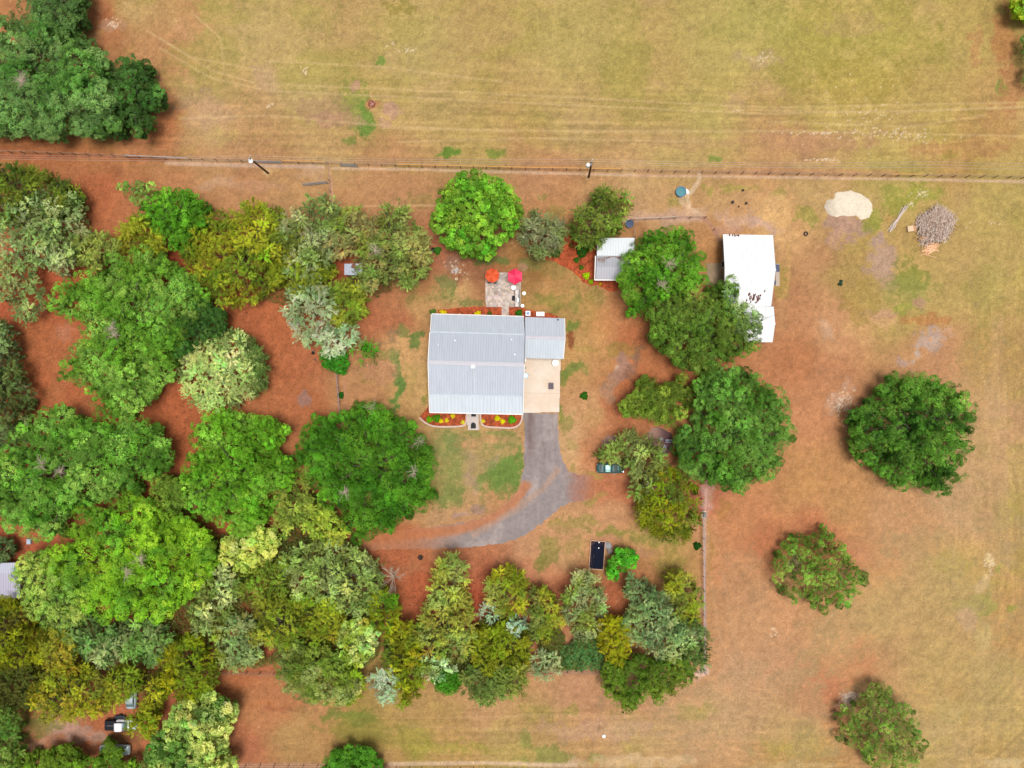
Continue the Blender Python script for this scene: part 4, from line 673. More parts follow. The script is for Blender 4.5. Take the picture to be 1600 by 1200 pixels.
 ('oak_tree', 'solitary sparse olive green tree in the middle of the eastern field', 5.5, 'sparse', (112, 150, 58), "1212,868 1228,845 1228,828 1245,832 1262,838 1282,818 1300,832 1316,850 1330,862 1334,884 1355,896 1352,922 1335,926 1330,948 1312,950 1295,942 1292,958 1272,956 1262,934 1238,942 1222,930 1210,904", (84, 120, 38), 0),
 ('oak_tree', 'solitary sparse green tree near the bottom right with a pale soil patch beside it', 5.5, 'sparse', (102, 140, 54), "1296,1112 1310,1104 1345,1092 1352,1082 1372,1060 1392,1076 1390,1092 1408,1098 1434,1112 1432,1140 1452,1164 1440,1176 1432,1196 1408,1210 1370,1210 1352,1190 1345,1172 1322,1164 1308,1152 1312,1130", (108, 134, 58), 0),
 ('oak_tree', 'large solitary round deep green oak on the right', 9.5, 'fluff', (82, 136, 42), "1316,655 1330,640 1352,632 1362,612 1384,600 1392,585 1420,582 1452,586 1490,596 1512,618 1524,640 1518,668 1525,690 1515,700 1508,722 1512,745 1485,752 1482,772 1455,775 1440,762 1420,760 1410,768 1388,755 1378,742 1352,735 1342,718 1330,700 1328,670", (58, 108, 30), 0),
 ('broadleaf_tree', 'lime green tree cut by the top right corner', 5, 'lime', (150, 178, 46), "1577,4 1592,-20 1660,-20 1660,30 1604,33 1592,28 1580,18", None, 0),
 ('broadleaf_tree', 'greyish tree on the right edge below the lime one', 4, 'sparse', (110, 140, 74), "1592,60 1606,54 1660,54 1660,130 1608,132 1596,122 1606,95", None, 0),
 ('young_tree', 'neon green small tree beside the timber framed bed', 4, 'lime', (94, 178, 42), "945,862 958,870 966,856 980,855 990,862 998,872 994,884 982,890 970,888 966,904 952,906 946,892 952,878", (70, 160, 30), 0),
]
def grown(poly, f):
    P = PT(poly); cx = sum(p[0] for p in P) / len(P); cy = sum(p[1] for p in P) / len(P)
    return [(cx + (x - cx) * f, cy + (y - cy) * f) for x, y in P]
for k, lab, h, st, col, poly, c2, dead in T:
    g = {'oak_tree': 'oak trees', 'cedar_tree': 'olive and grey green evergreens', 'broadleaf_tree': 'small broadleaf trees', 'eucalyptus_tree': 'silver leaved trees'}.get(k)
    cat = {'bush': 'bush', 'shrub': 'shrub', 'hedge': 'hedge', 'palm_like_bush': 'bush'}.get(k, 'tree')
    grow(k, lab, cat, h, st, col, grown(poly, 1.07 if st in ('feather', 'grey', 'silver') else 1.02), g, c2, None, dead)
# the bare twiggy tree
def bare_tree(x, y, h, spread, label, n=26, base=None):
    r_ = np.random.default_rng(5); root = empty('bare_tree', W(x, y, h * .6) * Vector((1, 1, 0)), label, 'tree')
    b = MB(); b.tube([(0, 0, 0), (.1, 0, h * .35)], [.14, .1], 6); b.build('trunk', PALEBARK, root)
    b = MB()
    for i in range(n):
        a = r_.uniform(0, 6.28); ln = spread * r_.uniform(.5, 1); st = Vector((.1, 0, h * .34)); e = Vector((math.cos(a) * ln, math.sin(a) * ln, h * r_.uniform(.6, 1)))
        m_ = st.lerp(e, .5) + Vector(r_.normal(0, .2, 3)); b.tube([st, m_, e], [.055, .035, .012], 4, False)
        for _ in range(7):
            p = m_.lerp(e, r_.uniform(0, .9)); b.tube([p, p + Vector((math.cos(a + r_.normal(0, .6)), math.sin(a + r_.normal(0, .6)), r_.uniform(0, .6))) * r_.uniform(.4, 1)], [.022, .008], 3, False)
    b.build('branches', PALEBARK, root)
bare_tree(612, 905, 5, 2.9, 'leafless pale twiggy tree at the edge of the bare red ground')
bare_tree(1020, 762, 5, 1.6, 'leafless grey brown twiggy tree between the mustard and grey olive trees', 18)
# small bushes with real roundness
def bush(x, y, r, h, col, label, kind='bush', group=None, col2=None):
    r_ = np.random.default_rng(hash_(label)); rm = r * H / F * .5 * 2; n = int(500 + 900 * rm)
    d = r_.normal(0, 1, (n, 3)); d[:, 2] = np.abs(d[:, 2]) - .15; d /= np.linalg.norm(d, axis=1)[:, None]
    wob = 1 + .16 * np.sin(3 * np.arctan2(d[:, 1], d[:, 0]) + hash_(label)) + .1 * np.sin(7 * np.arctan2(d[:, 1], d[:, 0]) + 2)
    P_ = d * (rm * wob * r_.uniform(.72, 1.03, n))[:, None] * np.array([1, 1, h / rm * .8]); P_[:, 2] += h * .22
    c = lin(col)[None] * np.array([1.12, 1.08, 1.0]) * r_.normal(1, .14, n)[:, None] * np.stack([1 + r_.normal(0, .07, n), np.ones(n), 1 + r_.normal(0, .15, n)], 1)
    V, Cc = lump_cards(P_, d, .16 if rm > .5 else .11, .6, c, r_, .15)
    root = empty(kind, W(x, y, h * .6) * Vector((1, 1, 0)), label, 'bush', 0, group)
    np_mesh('foliage', V, np.arange(len(V)).reshape(-1, 4), LM, root, fcol=np.clip(Cc, .004, .85))
    b = MB()
    for k in range(4): b.tube([(0, 0, 0), (math.cos(k * 1.7) * rm * .4, math.sin(k * 1.7) * rm * .4, h * .6)], [.03, .012], 4, False)
    b.build('stem', BARK, root)
    return root
YB = 'yellow bushes in the mulch beds'
for x, y, r, col, lab in [(671, 655.5, 5, (118, 176, 16), 'light green round bush at the left end of the front mulch bed'), (682, 653.5, 6, (84, 146, 18), 'mid green round bush, second from the left in the front mulch bed'),
        (689, 658, 3.4, (236, 220, 24), 'yellow bush touching the mid green bush in the left front bed'), (698, 657, 3.2, (240, 214, 40), 'yellow bush in the centre of the left front bed'), (707.5, 650, 3.6, (236, 214, 30), 'yellow bush close to the roof in the left front bed'),
        (723, 660, 3.2, (244, 220, 70), 'pale yellow bush by the left side of the front path'), (754.5, 658, 3.2, (244, 218, 70), 'pale yellow bush by the right side of the front path'), (777, 653.5, 4.4, (244, 232, 20), 'largest yellow bush, in the right front bed'),
        (785.5, 658.5, 3.9, (246, 228, 20), 'yellow bush below the largest one in the right front bed'), (800, 656, 6, (104, 184, 20), 'vivid green round bush at the right end of the front mulch bed'),
        (692, 489.5, 5.4, (250, 214, 0), 'bright yellow bush behind the house, left one'), (746.5, 491, 5.2, (250, 220, 0), 'bright yellow bush behind the house, next to the back path side'),
        (718, 491.5, 2.6, (226, 150, 110), 'tiny pinkish flower bush behind the house'), (765, 490, 4, (90, 110, 30), 'small dark green plant left of the back path'), (811, 489, 5.2, (50, 120, 14), 'dark green plant left of the air conditioner'),
        (676, 487.5, 5, (96, 130, 48), 'green tuft at the back left corner of the house'),
        (867, 393, 9, (58, 122, 30), 'round green bush below the dull grey green tree'), (910, 392, 9.5, (24, 106, 16), 'deep green bush left of the garden shed'), (901, 406, 4.5, (54, 120, 22), 'small green plant below the deep green bush'),
        (908.5, 417.5, 4, (86, 120, 30), 'small olive plant below the small green plant'), (916.5, 430.5, 5.2, (176, 214, 0), 'neon lime bush at the corner of the shed bed'), (923.5, 440, 3.8, (150, 190, 10), 'smaller lime bush right below the neon lime one'),
        (938, 443.5, 2.6, (196, 160, 20), 'tiny golden bush under the shed front'), (893, 383, 4, (110, 90, 30), 'small brownish plant in the shed mulch bed'),
        (913, 618.5, 6, (50, 116, 24), 'lone dark green round shrub on the lawn right of the slab'), (1090, 853.5, 6, (38, 92, 20), 'dark green round shrub against the east fence'), (532, 617.5, 5, (40, 104, 26), 'dark green round shrub against the west fence'),
        (683, 391, 6, (60, 130, 30), 'small green plant beside the black bin'), (868, 386, 4, (80, 120, 50), 'small plant above the round green bush'), (570, 544, 6, (70, 140, 20), 'vivid green bush under the thin grey sapling')]:
    bush(x, y, r, max(.45, r * .13), col, lab, group=YB if col[0] > 230 and col[1] > 200 else 'bushes around the house')

# tangled low growth between the trees of the groves
def undergrowth(name, poly, h, col, n, seed):
    P = PT(poly); r_ = np.random.default_rng(seed); xs = [p[0] for p in P]; ys = [p[1] for p in P]
    X = r_.uniform(min(xs), max(xs), n); Y = r_.uniform(min(ys), max(ys), n)
    ok = inpoly(X + 6 * fbm(X, Y, 14, seed), Y + 6 * fbm(X, Y, 14, seed + 1), P) & (fbm(X, Y, 26, seed + 2, 3) > -.42)
    X, Y = X[ok], Y[ok]; m = len(X); hh = h * (.5 + .5 * r_.random(m)) * (1 + .5 * fbm(X, Y, 12, seed + 3)); z = hh * r_.uniform(.3, 1, m)
    s = (H - z) / F; P3 = np.stack([(X - 800) * s, (600 - Y) * s, z], 1)
    c = lin(col)[None] * r_.normal(1, .18, m)[:, None] * np.stack([1 + .25 * fbm(X, Y, 16, seed + 5), np.ones(m), np.ones(m)], 1)
    up = r_.normal(0, .5, (m, 3)); up[:, 2] = 1; up /= np.linalg.norm(up, axis=1)[:, None]
    V, Cc = lump_cards(P3, up, .46, .3, c, r_, .5)
    o = np_mesh(name, V, np.arange(len(V)).reshape(-1, 4), LM, None, fcol=np.clip(Cc, .004, .8)); tag(o, None, None, None, 'stuff')
    return o
tag(undergrowth('undergrowth', "300,905 350,885 380,900 450,850 500,830 560,850 590,880 590,960 600,1000 590,1030 560,1050 520,1040 440,1040 345,1045 330,1000 290,960", 3.2, (116, 122, 58), 42000, 11), 'low tangled olive growth between the trees of the southern grove', 'undergrowth')
tag(undergrowth('undergrowth', "600,985 660,975 735,985 760,960 830,975 880,985 940,975 940,1040 830,1050 720,1060 640,1050 600,1040", 2.6, (108, 116, 50), 30000, 21), 'low tangled olive growth between the mustard green trees by the southern fence', 'undergrowth')
tag(undergrowth('undergrowth', "-30,930 60,940 180,960 300,900 330,1000 300,1080 255,1085 250,1130 225,1130 228,1096 200,1066 150,1060 60,1110 -30,1110", 2.8, (98, 104, 46), 34000, 31), 'low dark olive growth under the golden trees at the bottom left', 'undergrowth')
tag(undergrowth('undergrowth', "225,735 290,745 300,810 345,835 440,830 480,760 545,820 560,850 470,860 440,885 350,890 320,900 300,880 330,840 250,790", 2.6, (92, 108, 48), 26000, 41), 'low shady growth between the big green oaks', 'undergrowth')
tag(undergrowth('undergrowth', "400,380 520,370 525,440 640,380 670,430 600,460 540,470 470,480 410,470", 2.4, (104, 112, 52), 9000, 51), 'low olive growth beneath the northern row of olive trees', 'undergrowth')
# ---------------- buildings ----------------
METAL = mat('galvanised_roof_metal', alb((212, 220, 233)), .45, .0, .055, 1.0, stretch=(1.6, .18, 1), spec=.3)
METAL2 = mat('weathered_roof_metal', alb((184, 186, 196)), .55, .0, .10, 1.0, stretch=(1, .25, 1))
TRIM = mat('white_trim_paint', (.72, .71, .69), .5, var=.04)
WHITE = mat('white_painted_roof', (.66, .675, .69), .5, var=.05, scale=1.0, stretch=(1.6, .2, 1))
WALL = mat('cream_siding', alb((206, 196, 184)), .7, var=.05)
DARK = mat('dark_opening', (.02, .02, .03), .5)
GLASS = mat('dark_window_glass', (.03, .04, .05), .08, var=.0, spec=.6)
RUST = mat('rust_stain', alb((112, 58, 44)), .9, var=.3, scale=9)
LEAFLITTER = mat('brown_leaf_litter', alb((150, 112, 92)), .95, var=.35, scale=9)
PVC = mat('white_pvc', (.8, .8, .78), .4, var=.02)
def ribbed(name, m, parent, tl, tr, br, bl, z_top, z_bot, rib=.42, thick=.05, tone=None):
    """one roof slope: slab with raised standing ribs; tl..bl are photo px, tl/tr at z_top, br/bl at z_bot"""
    a, b, c, d = W(*tl, z_top), W(*tr, z_top), W(*br, z_bot), W(*bl, z_bot)
    mb = MB(); mb.poly([a, b, c, d], thick)
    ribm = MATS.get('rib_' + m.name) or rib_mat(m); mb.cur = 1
    nrm = (b - a).cross(d - a).normalized(); nrm = nrm if nrm.z > 0 else -nrm
    n = max(2, int((b - a).length / rib))
    for i in range(n + 1):
        t = min(max((i) / n, .004), .996); p = a.lerp(b, t); q = d.lerp(c, t); w_ = (b - a).normalized() * .022
        u = nrm * .035
        mb.add([p - w_ + nrm * .002, p + w_ + nrm * .002, q + w_ + nrm * .002, q - w_ + nrm * .002, p - w_ * .5 + u, p + w_ * .5 + u, q + w_ * .5 + u, q - w_ * .5 + u],
               [(4, 5, 6, 7), (0, 1, 5, 4), (1, 2, 6, 5), (2, 3, 7, 6), (3, 0, 4, 7)])
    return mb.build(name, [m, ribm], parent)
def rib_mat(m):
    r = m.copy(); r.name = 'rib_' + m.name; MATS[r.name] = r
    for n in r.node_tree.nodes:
        if n.type == 'VECT_MATH': n.inputs[0].default_value = [v * .80 for v in n.inputs[0].default_value]  # rib colour darkened to stand in for shading along the ribs
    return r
def cap(name, a, b, za, zb, m, parent, w_=.28, lift=.06):
    p, q = W(*a, za), W(*b, zb); mb = MB(); d = (q - p).normalized(); s = Vector((-d.y, d.x, 0))
    up = Vector((0, 0, lift)); dn = Vector((0, 0, -.02))
    mb.add([p + s * w_ + dn, p + up, p - s * w_ + dn, q + s * w_ + dn, q + up, q - s * w_ + dn], [(0, 1, 4, 3), (1, 2, 5, 4), (0, 3, 5, 2), (0, 2, 1), (3, 4, 5)])
    return mb.build(name, m, parent)
def prism_wall(name, pts, z1, m, parent, gable=None):
    """walls as a solid under the roof; pts = world xy ring"""
    mb = MB(); n = len(pts); mb.add([(x, y, 0) for x, y in pts] + [(x, y, z1) for x, y in pts],
        [tuple(range(n - 1, -1, -1)), tuple(range(n, 2 * n))] + [(i, (i + 1) % n, n + (i + 1) % n, n + i) for i in range(n)])
    return mb.build(name, m, parent)
def strip(name, a, b, w_, h_, m, parent):
    mb = MB(); d = (b - a).normalized(); s = Vector((-d.y, d.x, 0)).normalized() * w_ / 2; u = Vector((0, 0, h_))
    mb.add([a - s, a + s, b + s, b - s, a - s + u, a + s + u, b + s + u, b - s + u], [(3, 2, 1, 0), (4, 5, 6, 7), (0, 1, 5, 4), (1, 2, 6, 5), (2, 3, 7, 6), (3, 0, 4, 7)])
    return mb.build(name, m, parent)
def ring(px, z, ins=.35):      # px corners at height z -> inset xy ring
    P = [W(*p, z) for p in px]; c = sum(P, Vector()) / len(P); out = []
    for p in P:
        d = p - c; out.append((p.x - math.copysign(ins, d.x), p.y - math.copysign(ins, d.y)))
    return out
def opening(root, name, x, y, z, w_, h_, face, m=GLASS, frame=True):
    """door or window set on a wall; face = outward dir 'S','N','E','W'"""
    ang = {'S': 0, 'E': 90, 'N': 180, 'W': 270}[face]; M = Matrix.Translation((x, y, z)) @ Matrix.Rotation(R(ang), 4, 'Z')
    o = MB().box(-w_ / 2, w_ / 2, -.05, .03, 0, h_, M).build(name, m, root)
    if frame:
        f = MB()
        for a in ((-w_ / 2 - .08, -w_ / 2, 0, h_), (w_ / 2, w_ / 2 + .08, 0, h_), (-w_ / 2 - .08, w_ / 2 + .08, h_, h_ + .08), (-w_ / 2 - .08, w_ / 2 + .08, -.08, 0)):
            f.box(a[0], a[1], -.075, .03, a[2], a[3], M)
        f.build('frame', TRIM, o)
    return o
# --- farmhouse
hz = empty('farmhouse', (W(745, 568).x, W(745, 568).y, 0), 'long farmhouse with ribbed pale grey metal roof in the middle of the lawn', 'house')
hz_off = Vector(hz.location)
def to(root, *objs):
    for o in objs: o.location -= Vector(root.location)
def P_(o): o.location = -hz_off; return o
ZE, ZM, ZR, ZP = 2.6, 4.15, 5.7, 3.4
bl_, br_ = (673.0, 519), (820.2, 523.2)
w0 = P_(prism_wall('wall', ring([(674.5, 491), (818.5, 495), (818, 618), (672.5, 616)], ZE, .45), ZE - .05, WALL, hz))
P_(ribbed('roof', METAL, hz, bl_, br_, (818.5, 495), (674.8, 491), ZM - .12, ZE))
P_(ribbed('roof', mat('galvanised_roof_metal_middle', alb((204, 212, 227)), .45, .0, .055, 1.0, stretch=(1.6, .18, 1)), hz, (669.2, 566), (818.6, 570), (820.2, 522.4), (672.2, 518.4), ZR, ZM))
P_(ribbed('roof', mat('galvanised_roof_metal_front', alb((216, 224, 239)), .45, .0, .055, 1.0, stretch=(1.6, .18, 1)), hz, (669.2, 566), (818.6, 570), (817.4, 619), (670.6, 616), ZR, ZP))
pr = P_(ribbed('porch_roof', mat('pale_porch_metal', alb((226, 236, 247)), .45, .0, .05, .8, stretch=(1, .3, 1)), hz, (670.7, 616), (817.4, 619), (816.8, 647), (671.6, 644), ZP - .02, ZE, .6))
P_(cap('ridge_cap', (669, 566), (818.8, 570), ZR + .03, ZR + .03, mat('ridge_metal', alb((222, 220, 230)), .5), hz, .34))
P_(cap('flashing_or_shade_strip', (672.4, 518.6), (820, 522.8), ZM + .02, ZM + .02, mat('bright_flashing', alb((226, 236, 246)), .4), hz, .16, .05))
P_(cap('flashing_or_shade_strip', (670.7, 616), (817.4, 619), ZP + .01, ZP + .01, mat('bright_flashing', alb((226, 236, 246))), hz, .13, .04))
P_(strip('gable_trim', W(674.2, 490.8, ZE), W(672.4, 518, ZM - .15), .12, .08, TRIM, hz))
P_(strip('gable_trim', W(671.6, 519, ZM), W(668.8, 566, ZR), .14, .08, TRIM, hz))
P_(strip('gable_trim', W(668.8, 566, ZR), W(671.2, 644, ZE), .14, .08, TRIM, hz))
P_(strip('gable_trim', W(819.2, 570, ZR), W(817.2, 647, ZE), .14, .08, TRIM, hz))
P_(strip('gutter', W(671.4, 644.6, ZE - .1), W(817, 647.6, ZE - .1), .14, .1, TRIM, hz))
P_(strip('gutter', W(674.8, 490.4, ZE - .1), W(818.5, 494.4, ZE - .1), .12, .1, TRIM, hz))
for x, y, z, r_, n_ in ((711, 532, 4.6, .08, 'vent_pipe'), (684.5, 539, 4.85, .06, 'vent_pipe'), (799, 530.5, 4.55, .08, 'vent_pipe'), (804.2, 554, 5.2, .09, 'vent_pipe')):
    q = W(x, y, z); P_(MB().lathe([(r_ * 1.8, -.1), (r_ * 1.8, 0), (r_, .05), (r_, .35), (r_ * 1.3, .36), (r_ * 1.3, .42), (0.01, .45)], q, 10).build(n_, PVC, hz))
q = W(738.8, 573, 5.6); P_(MB().bbox(q.x - .33, q.x + .33, q.y - .28, q.y + .3, 5.0, 5.85, .06).build('chimney_vent', mat('bright_white_cap', (.86, .86, .82), .5), hz))
q0, q1 = W(740.5, 578, 5.42), W(742, 615, 3.55); P_(strip('wash_streak_flashing', q0, q1, .22, .03, mat('bright_flashing', alb((226, 236, 246))), hz))
# wing with the carport side
ZWE, ZWR = 2.6, 3.9
P_(prism_wall('wall', ring([(820.5, 496), (881, 498), (879, 559), (820, 558)], ZWE, .5), ZWE - .06, WALL, hz))
P_(ribbed('roof', METAL, hz, (820.8, 526.5), (882.6, 528.6), (881.8, 497.4), (820.4, 495.2), ZWR, ZWE))
P_(ribbed('roof', mat('pale_porch_metal', alb((226, 236, 247))), hz, (820.8, 526.5), (882.6, 528.6), (879.8, 561), (819.6, 559.6), ZWR, ZWE))
P_(cap('ridge_cap', (820.8, 526.5), (882.8, 528.6), ZWR + .03, ZWR + .03, mat('ridge_metal', alb((222, 220, 230))), hz, .28))
P_(strip('gable_trim', W(882.2, 497.2, ZWE), W(883, 528.4, ZWR), .12, .08, TRIM, hz)); P_(strip('gable_trim', W(883, 528.4, ZWR), W(880.2, 561, ZWE), .14, .08, TRIM, hz))
q = W(871.8, 499.6, 2.75); P_(MB().lathe([(.12, -.2), (.12, .12), (.16, .14), (.01, .2)], q, 10).build('vent_pipe', mat('blue_grey_vent', (.10, .12, .18), .5), hz))
q = W(820.8, 562.6, 2.2); P_(MB().bbox(q.x - .12, q.x + .14, q.y - .35, q.y + .3, 0.1, 2.3, .03).build('downpipe', TRIM, hz))
for px_ in (700, 770):
    q = W(px_, 619); P_(opening(hz, 'window', q.x, W(px_, 613.2, 1).y - .1, 1.0, 1.3, 1.2, 'S'))
q = W(739, 614); P_(opening(hz, 'door', q.x, W(739, 613.2, 1).y - .1, .1, 1.0, 2.1, 'S', mat('front_door_paint', (.25, .06, .04), .5)))
for px_ in (676, 712, 766, 812):
    q = W(px_, 643, 1.2); P_(MB().box(q.x - .07, q.x + .07, q.y - .07, q.y + .07, 0, ZE - .02).build('porch_post', TRIM, hz))
# --- garden shed
sh = empty('garden_shed', (W(955, 405).x, W(955, 405).y, 0), 'garden shed with white front slope and grey leaf strewn slope under the olive green tree', 'shed')
def Q_(o): o.location = -Vector(sh.location); return o
Q_(prism_wall('wall', ring([(932, 373), (990, 373), (988, 434), (931, 434)], 2.4, .3), 2.35, TRIM, sh))
Q_(ribbed('roof', mat('bright_shed_metal', (.62, .66, .70), .45, var=.04), sh, (932.4, 399.5), (991, 399.5), (991.6, 371.5), (934, 372), 3.4, 2.4, .45))
Q_(ribbed('roof', METAL2, sh, (932.4, 399.5), (991, 399.5), (990, 417), (931.6, 417), 3.4, 2.95, .45))
Q_(ribbed('porch_roof', mat('pale_shed_porch_metal', alb((200, 200, 212)), .5, var=.05, scale=1.2), sh, (931.8, 417), (990, 417), (989, 436), (931, 436), 2.93, 2.4, .45))
Q_(strip('gutter', W(930.4, 400, 3.3), W(929.2, 437.6, 2.3), .16, .1, TRIM, sh)); Q_(strip('gutter', W(929.2, 437.4, 2.3), W(989, 437.8, 2.3), .2, .12, TRIM, sh))
lb = MB(); r_ = np.random.default_rng(3)
for i in range(520):
    t = r_.random(); x = 934 + 56 * t; y = 401 + 6.5 * r_.random() * (0.5 + .5 * math.sin(t * 11)) + (4 if t < .2 else 0) * r_.random(); z = 3.4 - (y - 399.5) / 17.5 * .45 + .03
    p = W(x, y, z); a = r_.uniform(0, 3); s_ = r_.uniform(.04, .09); d = Vector((math.cos(a) * s_, math.sin(a) * s_, .004)); e = Vector((-math.sin(a) * s_ * .6, math.cos(a) * s_ * .6, 0))
    lb.add([p - d, p + e, p + d, p - e], [(0, 1, 2, 3)])
Q_(tag(lb.build('leaf_litter', LEAFLITTER, sh), None, None, None, 'stuff'))
q = W(960, 436.5, 1); Q_(opening(sh, 'door', q.x, W(960, 433, 1).y + .32, .1, 1.2, 1.9, 'S', DARK))
# --- white barn with annex
bn = empty('barn', (W(1168, 422).x, W(1168, 422).y, 0), 'white roofed barn with rust marks, tallest building east of the oaks', 'barn')
def B_(o): o.location = -Vector(bn.location); return o
BE, BR = 2.9, 4.2
bw = (W(1126.5, 370).x + .2, W(1206, 370, 2).x)
ring_b = [(W(1128, 400).x, W(1128, 367.5, BE).y - .35), (W(1203, 400, 2).x + .1, W(1200, 368, BE).y - .35), (W(1203, 400, 2).x + .1, W(1200, 478, BE).y + .35), (W(1128, 400).x, W(1138, 482, BE).y + .35)]
B_(prism_wall('wall', ring_b, BE - .1, mat('greige_barn_siding', alb((176, 160, 150)), .75, var=.08), bn))
B_(ribbed('roof', WHITE, bn, (1132.4, 421.5), (1212.2, 421.5), (1208, 367.4), (1129.4, 366), BR, BE, .75))
B_(ribbed('roof', WHITE, bn, (1132.4, 421.5), (1212.2, 421.5), (1205, 478.4), (1131, 483.4), BR, BE, .75))
B_(cap('ridge_cap', (1132.2, 421.5), (1212.5, 421.5), BR + .02, BR + .02, WHITE, bn, .2, .04))
r_ = np.random.default_rng(9)
spots_ = [(r_.uniform(1140, 1155), r_.uniform(366.2, 368)) for _ in range(9)] + [(1171.5, 458.5), (1172, 466), (1167, 467), (1170, 460), (1173, 463), (1177, 465), (1179.5, 460), (1184, 465.5), (1186.5, 466), (1181, 472), (1177.5, 462), (1187, 463), (1182.5, 469), (1174, 465.5), (1188.3, 461), (1176, 468), (1185, 468), (1171.8, 470.4), (1183.5, 463.5), (1195.5, 455)]
for x, y in spots_:
    z = BR - (abs(y - 421.5) / 56) * (BR - BE) + .03; n_ = 1 if y < 400 else 5
    rs = MB()
    for _ in range(n_):
        p = W(x + r_.normal(0, .9 if n_ > 1 else .4), y + r_.normal(0, 1.2 if n_ > 1 else .3), z); w_, l_ = r_.uniform(.05, .12), r_.uniform(.08, .24)
        sl = -(BR - BE) / (56 * S0) * (1 if y > 421.5 else -1)
        rs.add([p + Vector((dx * w_, dy * l_, -sl * dy * l_ + .012)) for dx, dy in ((-1, -.6), (-.2, -1), (.9, -.7), (1, .5), (.2, 1), (-.8, .7))], [(0, 1, 2, 3, 4, 5)])
    B_(rs.build('rust_mark', RUST, bn))
B_(opening(bn, 'door', ring_b[0][0] - .03, W(1128, 414).y, .05, 1.1, 2.1, 'W', DARK))
B_(opening(bn, 'window', ring_b[1][0] + .03, W(1200, 395).y, 1.0, 1.0, 1.0, 'E'))
for y_, w_, c_, nm in ((419, 1.25, mat('slate_blue_hood', (.07, .08, .13), .5), 'awning'), (441.5, .7, mat('slate_blue_hood', (.07, .08, .13)), 'awning')):
    q = W(1213, y_, 1.6); x0 = ring_b[1][0]; x1 = W(1218 if w_ > 1 else 1212.5, y_, 1.6).x
    B_(MB().add([(x0, q.y - w_ / 2, 1.95), (x0, q.y + w_ / 2, 1.95), (x1, q.y + w_ / 2, 1.6), (x1, q.y - w_ / 2, 1.6), (x0, q.y - w_ / 2, 1.88), (x0, q.y + w_ / 2, 1.88), (x1, q.y + w_ / 2, 1.53), (x1, q.y - w_ / 2, 1.53)],
        [(0, 1, 2, 3), (7, 6, 5, 4), (0, 3, 7, 4), (1, 5, 6, 2), (2, 6, 7, 3), (0, 4, 5, 1)]).build(nm, c_, bn))
ax = empty('barn_annex', (W(1186, 506).x, W(1186, 506).y, 0), 'lower white roofed annex attached below the barn', 'shed')
def A_(o): o.location = -Vector(ax.location); return o
A_(prism_wall('wall', ring([(1163, 480), (1208, 480), (1206, 533), (1164, 533)], 2.5, .3), 2.45, mat('greige_barn_siding', alb((176, 160, 150))), ax))
A_(ribbed('roof', WHITE, ax, (1162, 505.5), (1211.4, 505.8), (1209, 479), (1162, 478.2), 3.3, 2.6, .75)); A_(ribbed('roof', WHITE, ax, (1162, 505.5), (1211.4, 505.8), (1207.2, 534.8), (1163, 534.4), 3.3, 2.6, .75))
A_(strip('flashing_or_shade_strip', W(1162, 477.9, 2.75), W(1209.2, 478.7, 2.75), .09, .05, mat('gap_shade_grey', alb((150, 156, 160)), .5), ax)); A_(strip('gutter', W(1162.6, 478, 2.65), W(1162.4, 505, 3.3), .12, .06, METAL, ax)); A_(cap('ridge_cap', (1162, 505.6), (1211.6, 505.8), 3.32, 3.32, WHITE, ax, .16, .04))  # grey strip stands in for gap shade between barn and annex roofs
# --- building cut by the left edge
lh = empty('outbuilding', (W(-12, 908).x, W(-12, 908).y, 0), 'building with pale lilac ribbed metal roof cut by the left edge', 'house')
def L_(o): o.location = -Vector(lh.location); return o
L_(prism_wall('wall', ring([(-60, 882), (30, 880), (31, 934), (-60, 936)], 2.8, .4), 2.75, WALL, lh))
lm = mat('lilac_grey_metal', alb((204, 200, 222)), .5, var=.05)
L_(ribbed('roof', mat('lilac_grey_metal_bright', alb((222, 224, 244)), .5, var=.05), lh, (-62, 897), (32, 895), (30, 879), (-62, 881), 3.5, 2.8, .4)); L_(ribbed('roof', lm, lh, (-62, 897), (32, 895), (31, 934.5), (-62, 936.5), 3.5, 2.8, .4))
# --- small tin roof lean-to among the trees
tn = empty('tin_roof_shelter', (W(551, 421).x, W(551, 421).y, 0), 'tiny pale blue tin roofed shelter almost hidden by the olive trees', 'shed')
def T_(o): o.location = -Vector(tn.location); return o
T_(ribbed('roof', mat('pale_blue_tin', alb((196, 204, 226)), .5, var=.08), tn, (538, 412), (566, 412), (566, 430), (538, 429.5), 1.9, 1.6, .4))
T_(MB().box(*[f(W(542, 426).x, W(562, 426).x) for f in (min, max)], W(542, 427).y, W(542, 415).y, 0, 1.55).build('wall', mat('old_boards', alb((120, 80, 60)), .9, var=.2), tn))
T_(MB().lathe([(.35, 0), (.42, .12), (.3, .2), (.22, .12), (.2, .04)], W(553, 416, 1.9), 14).build('leaf_pile', LEAFLITTER, tn)); 
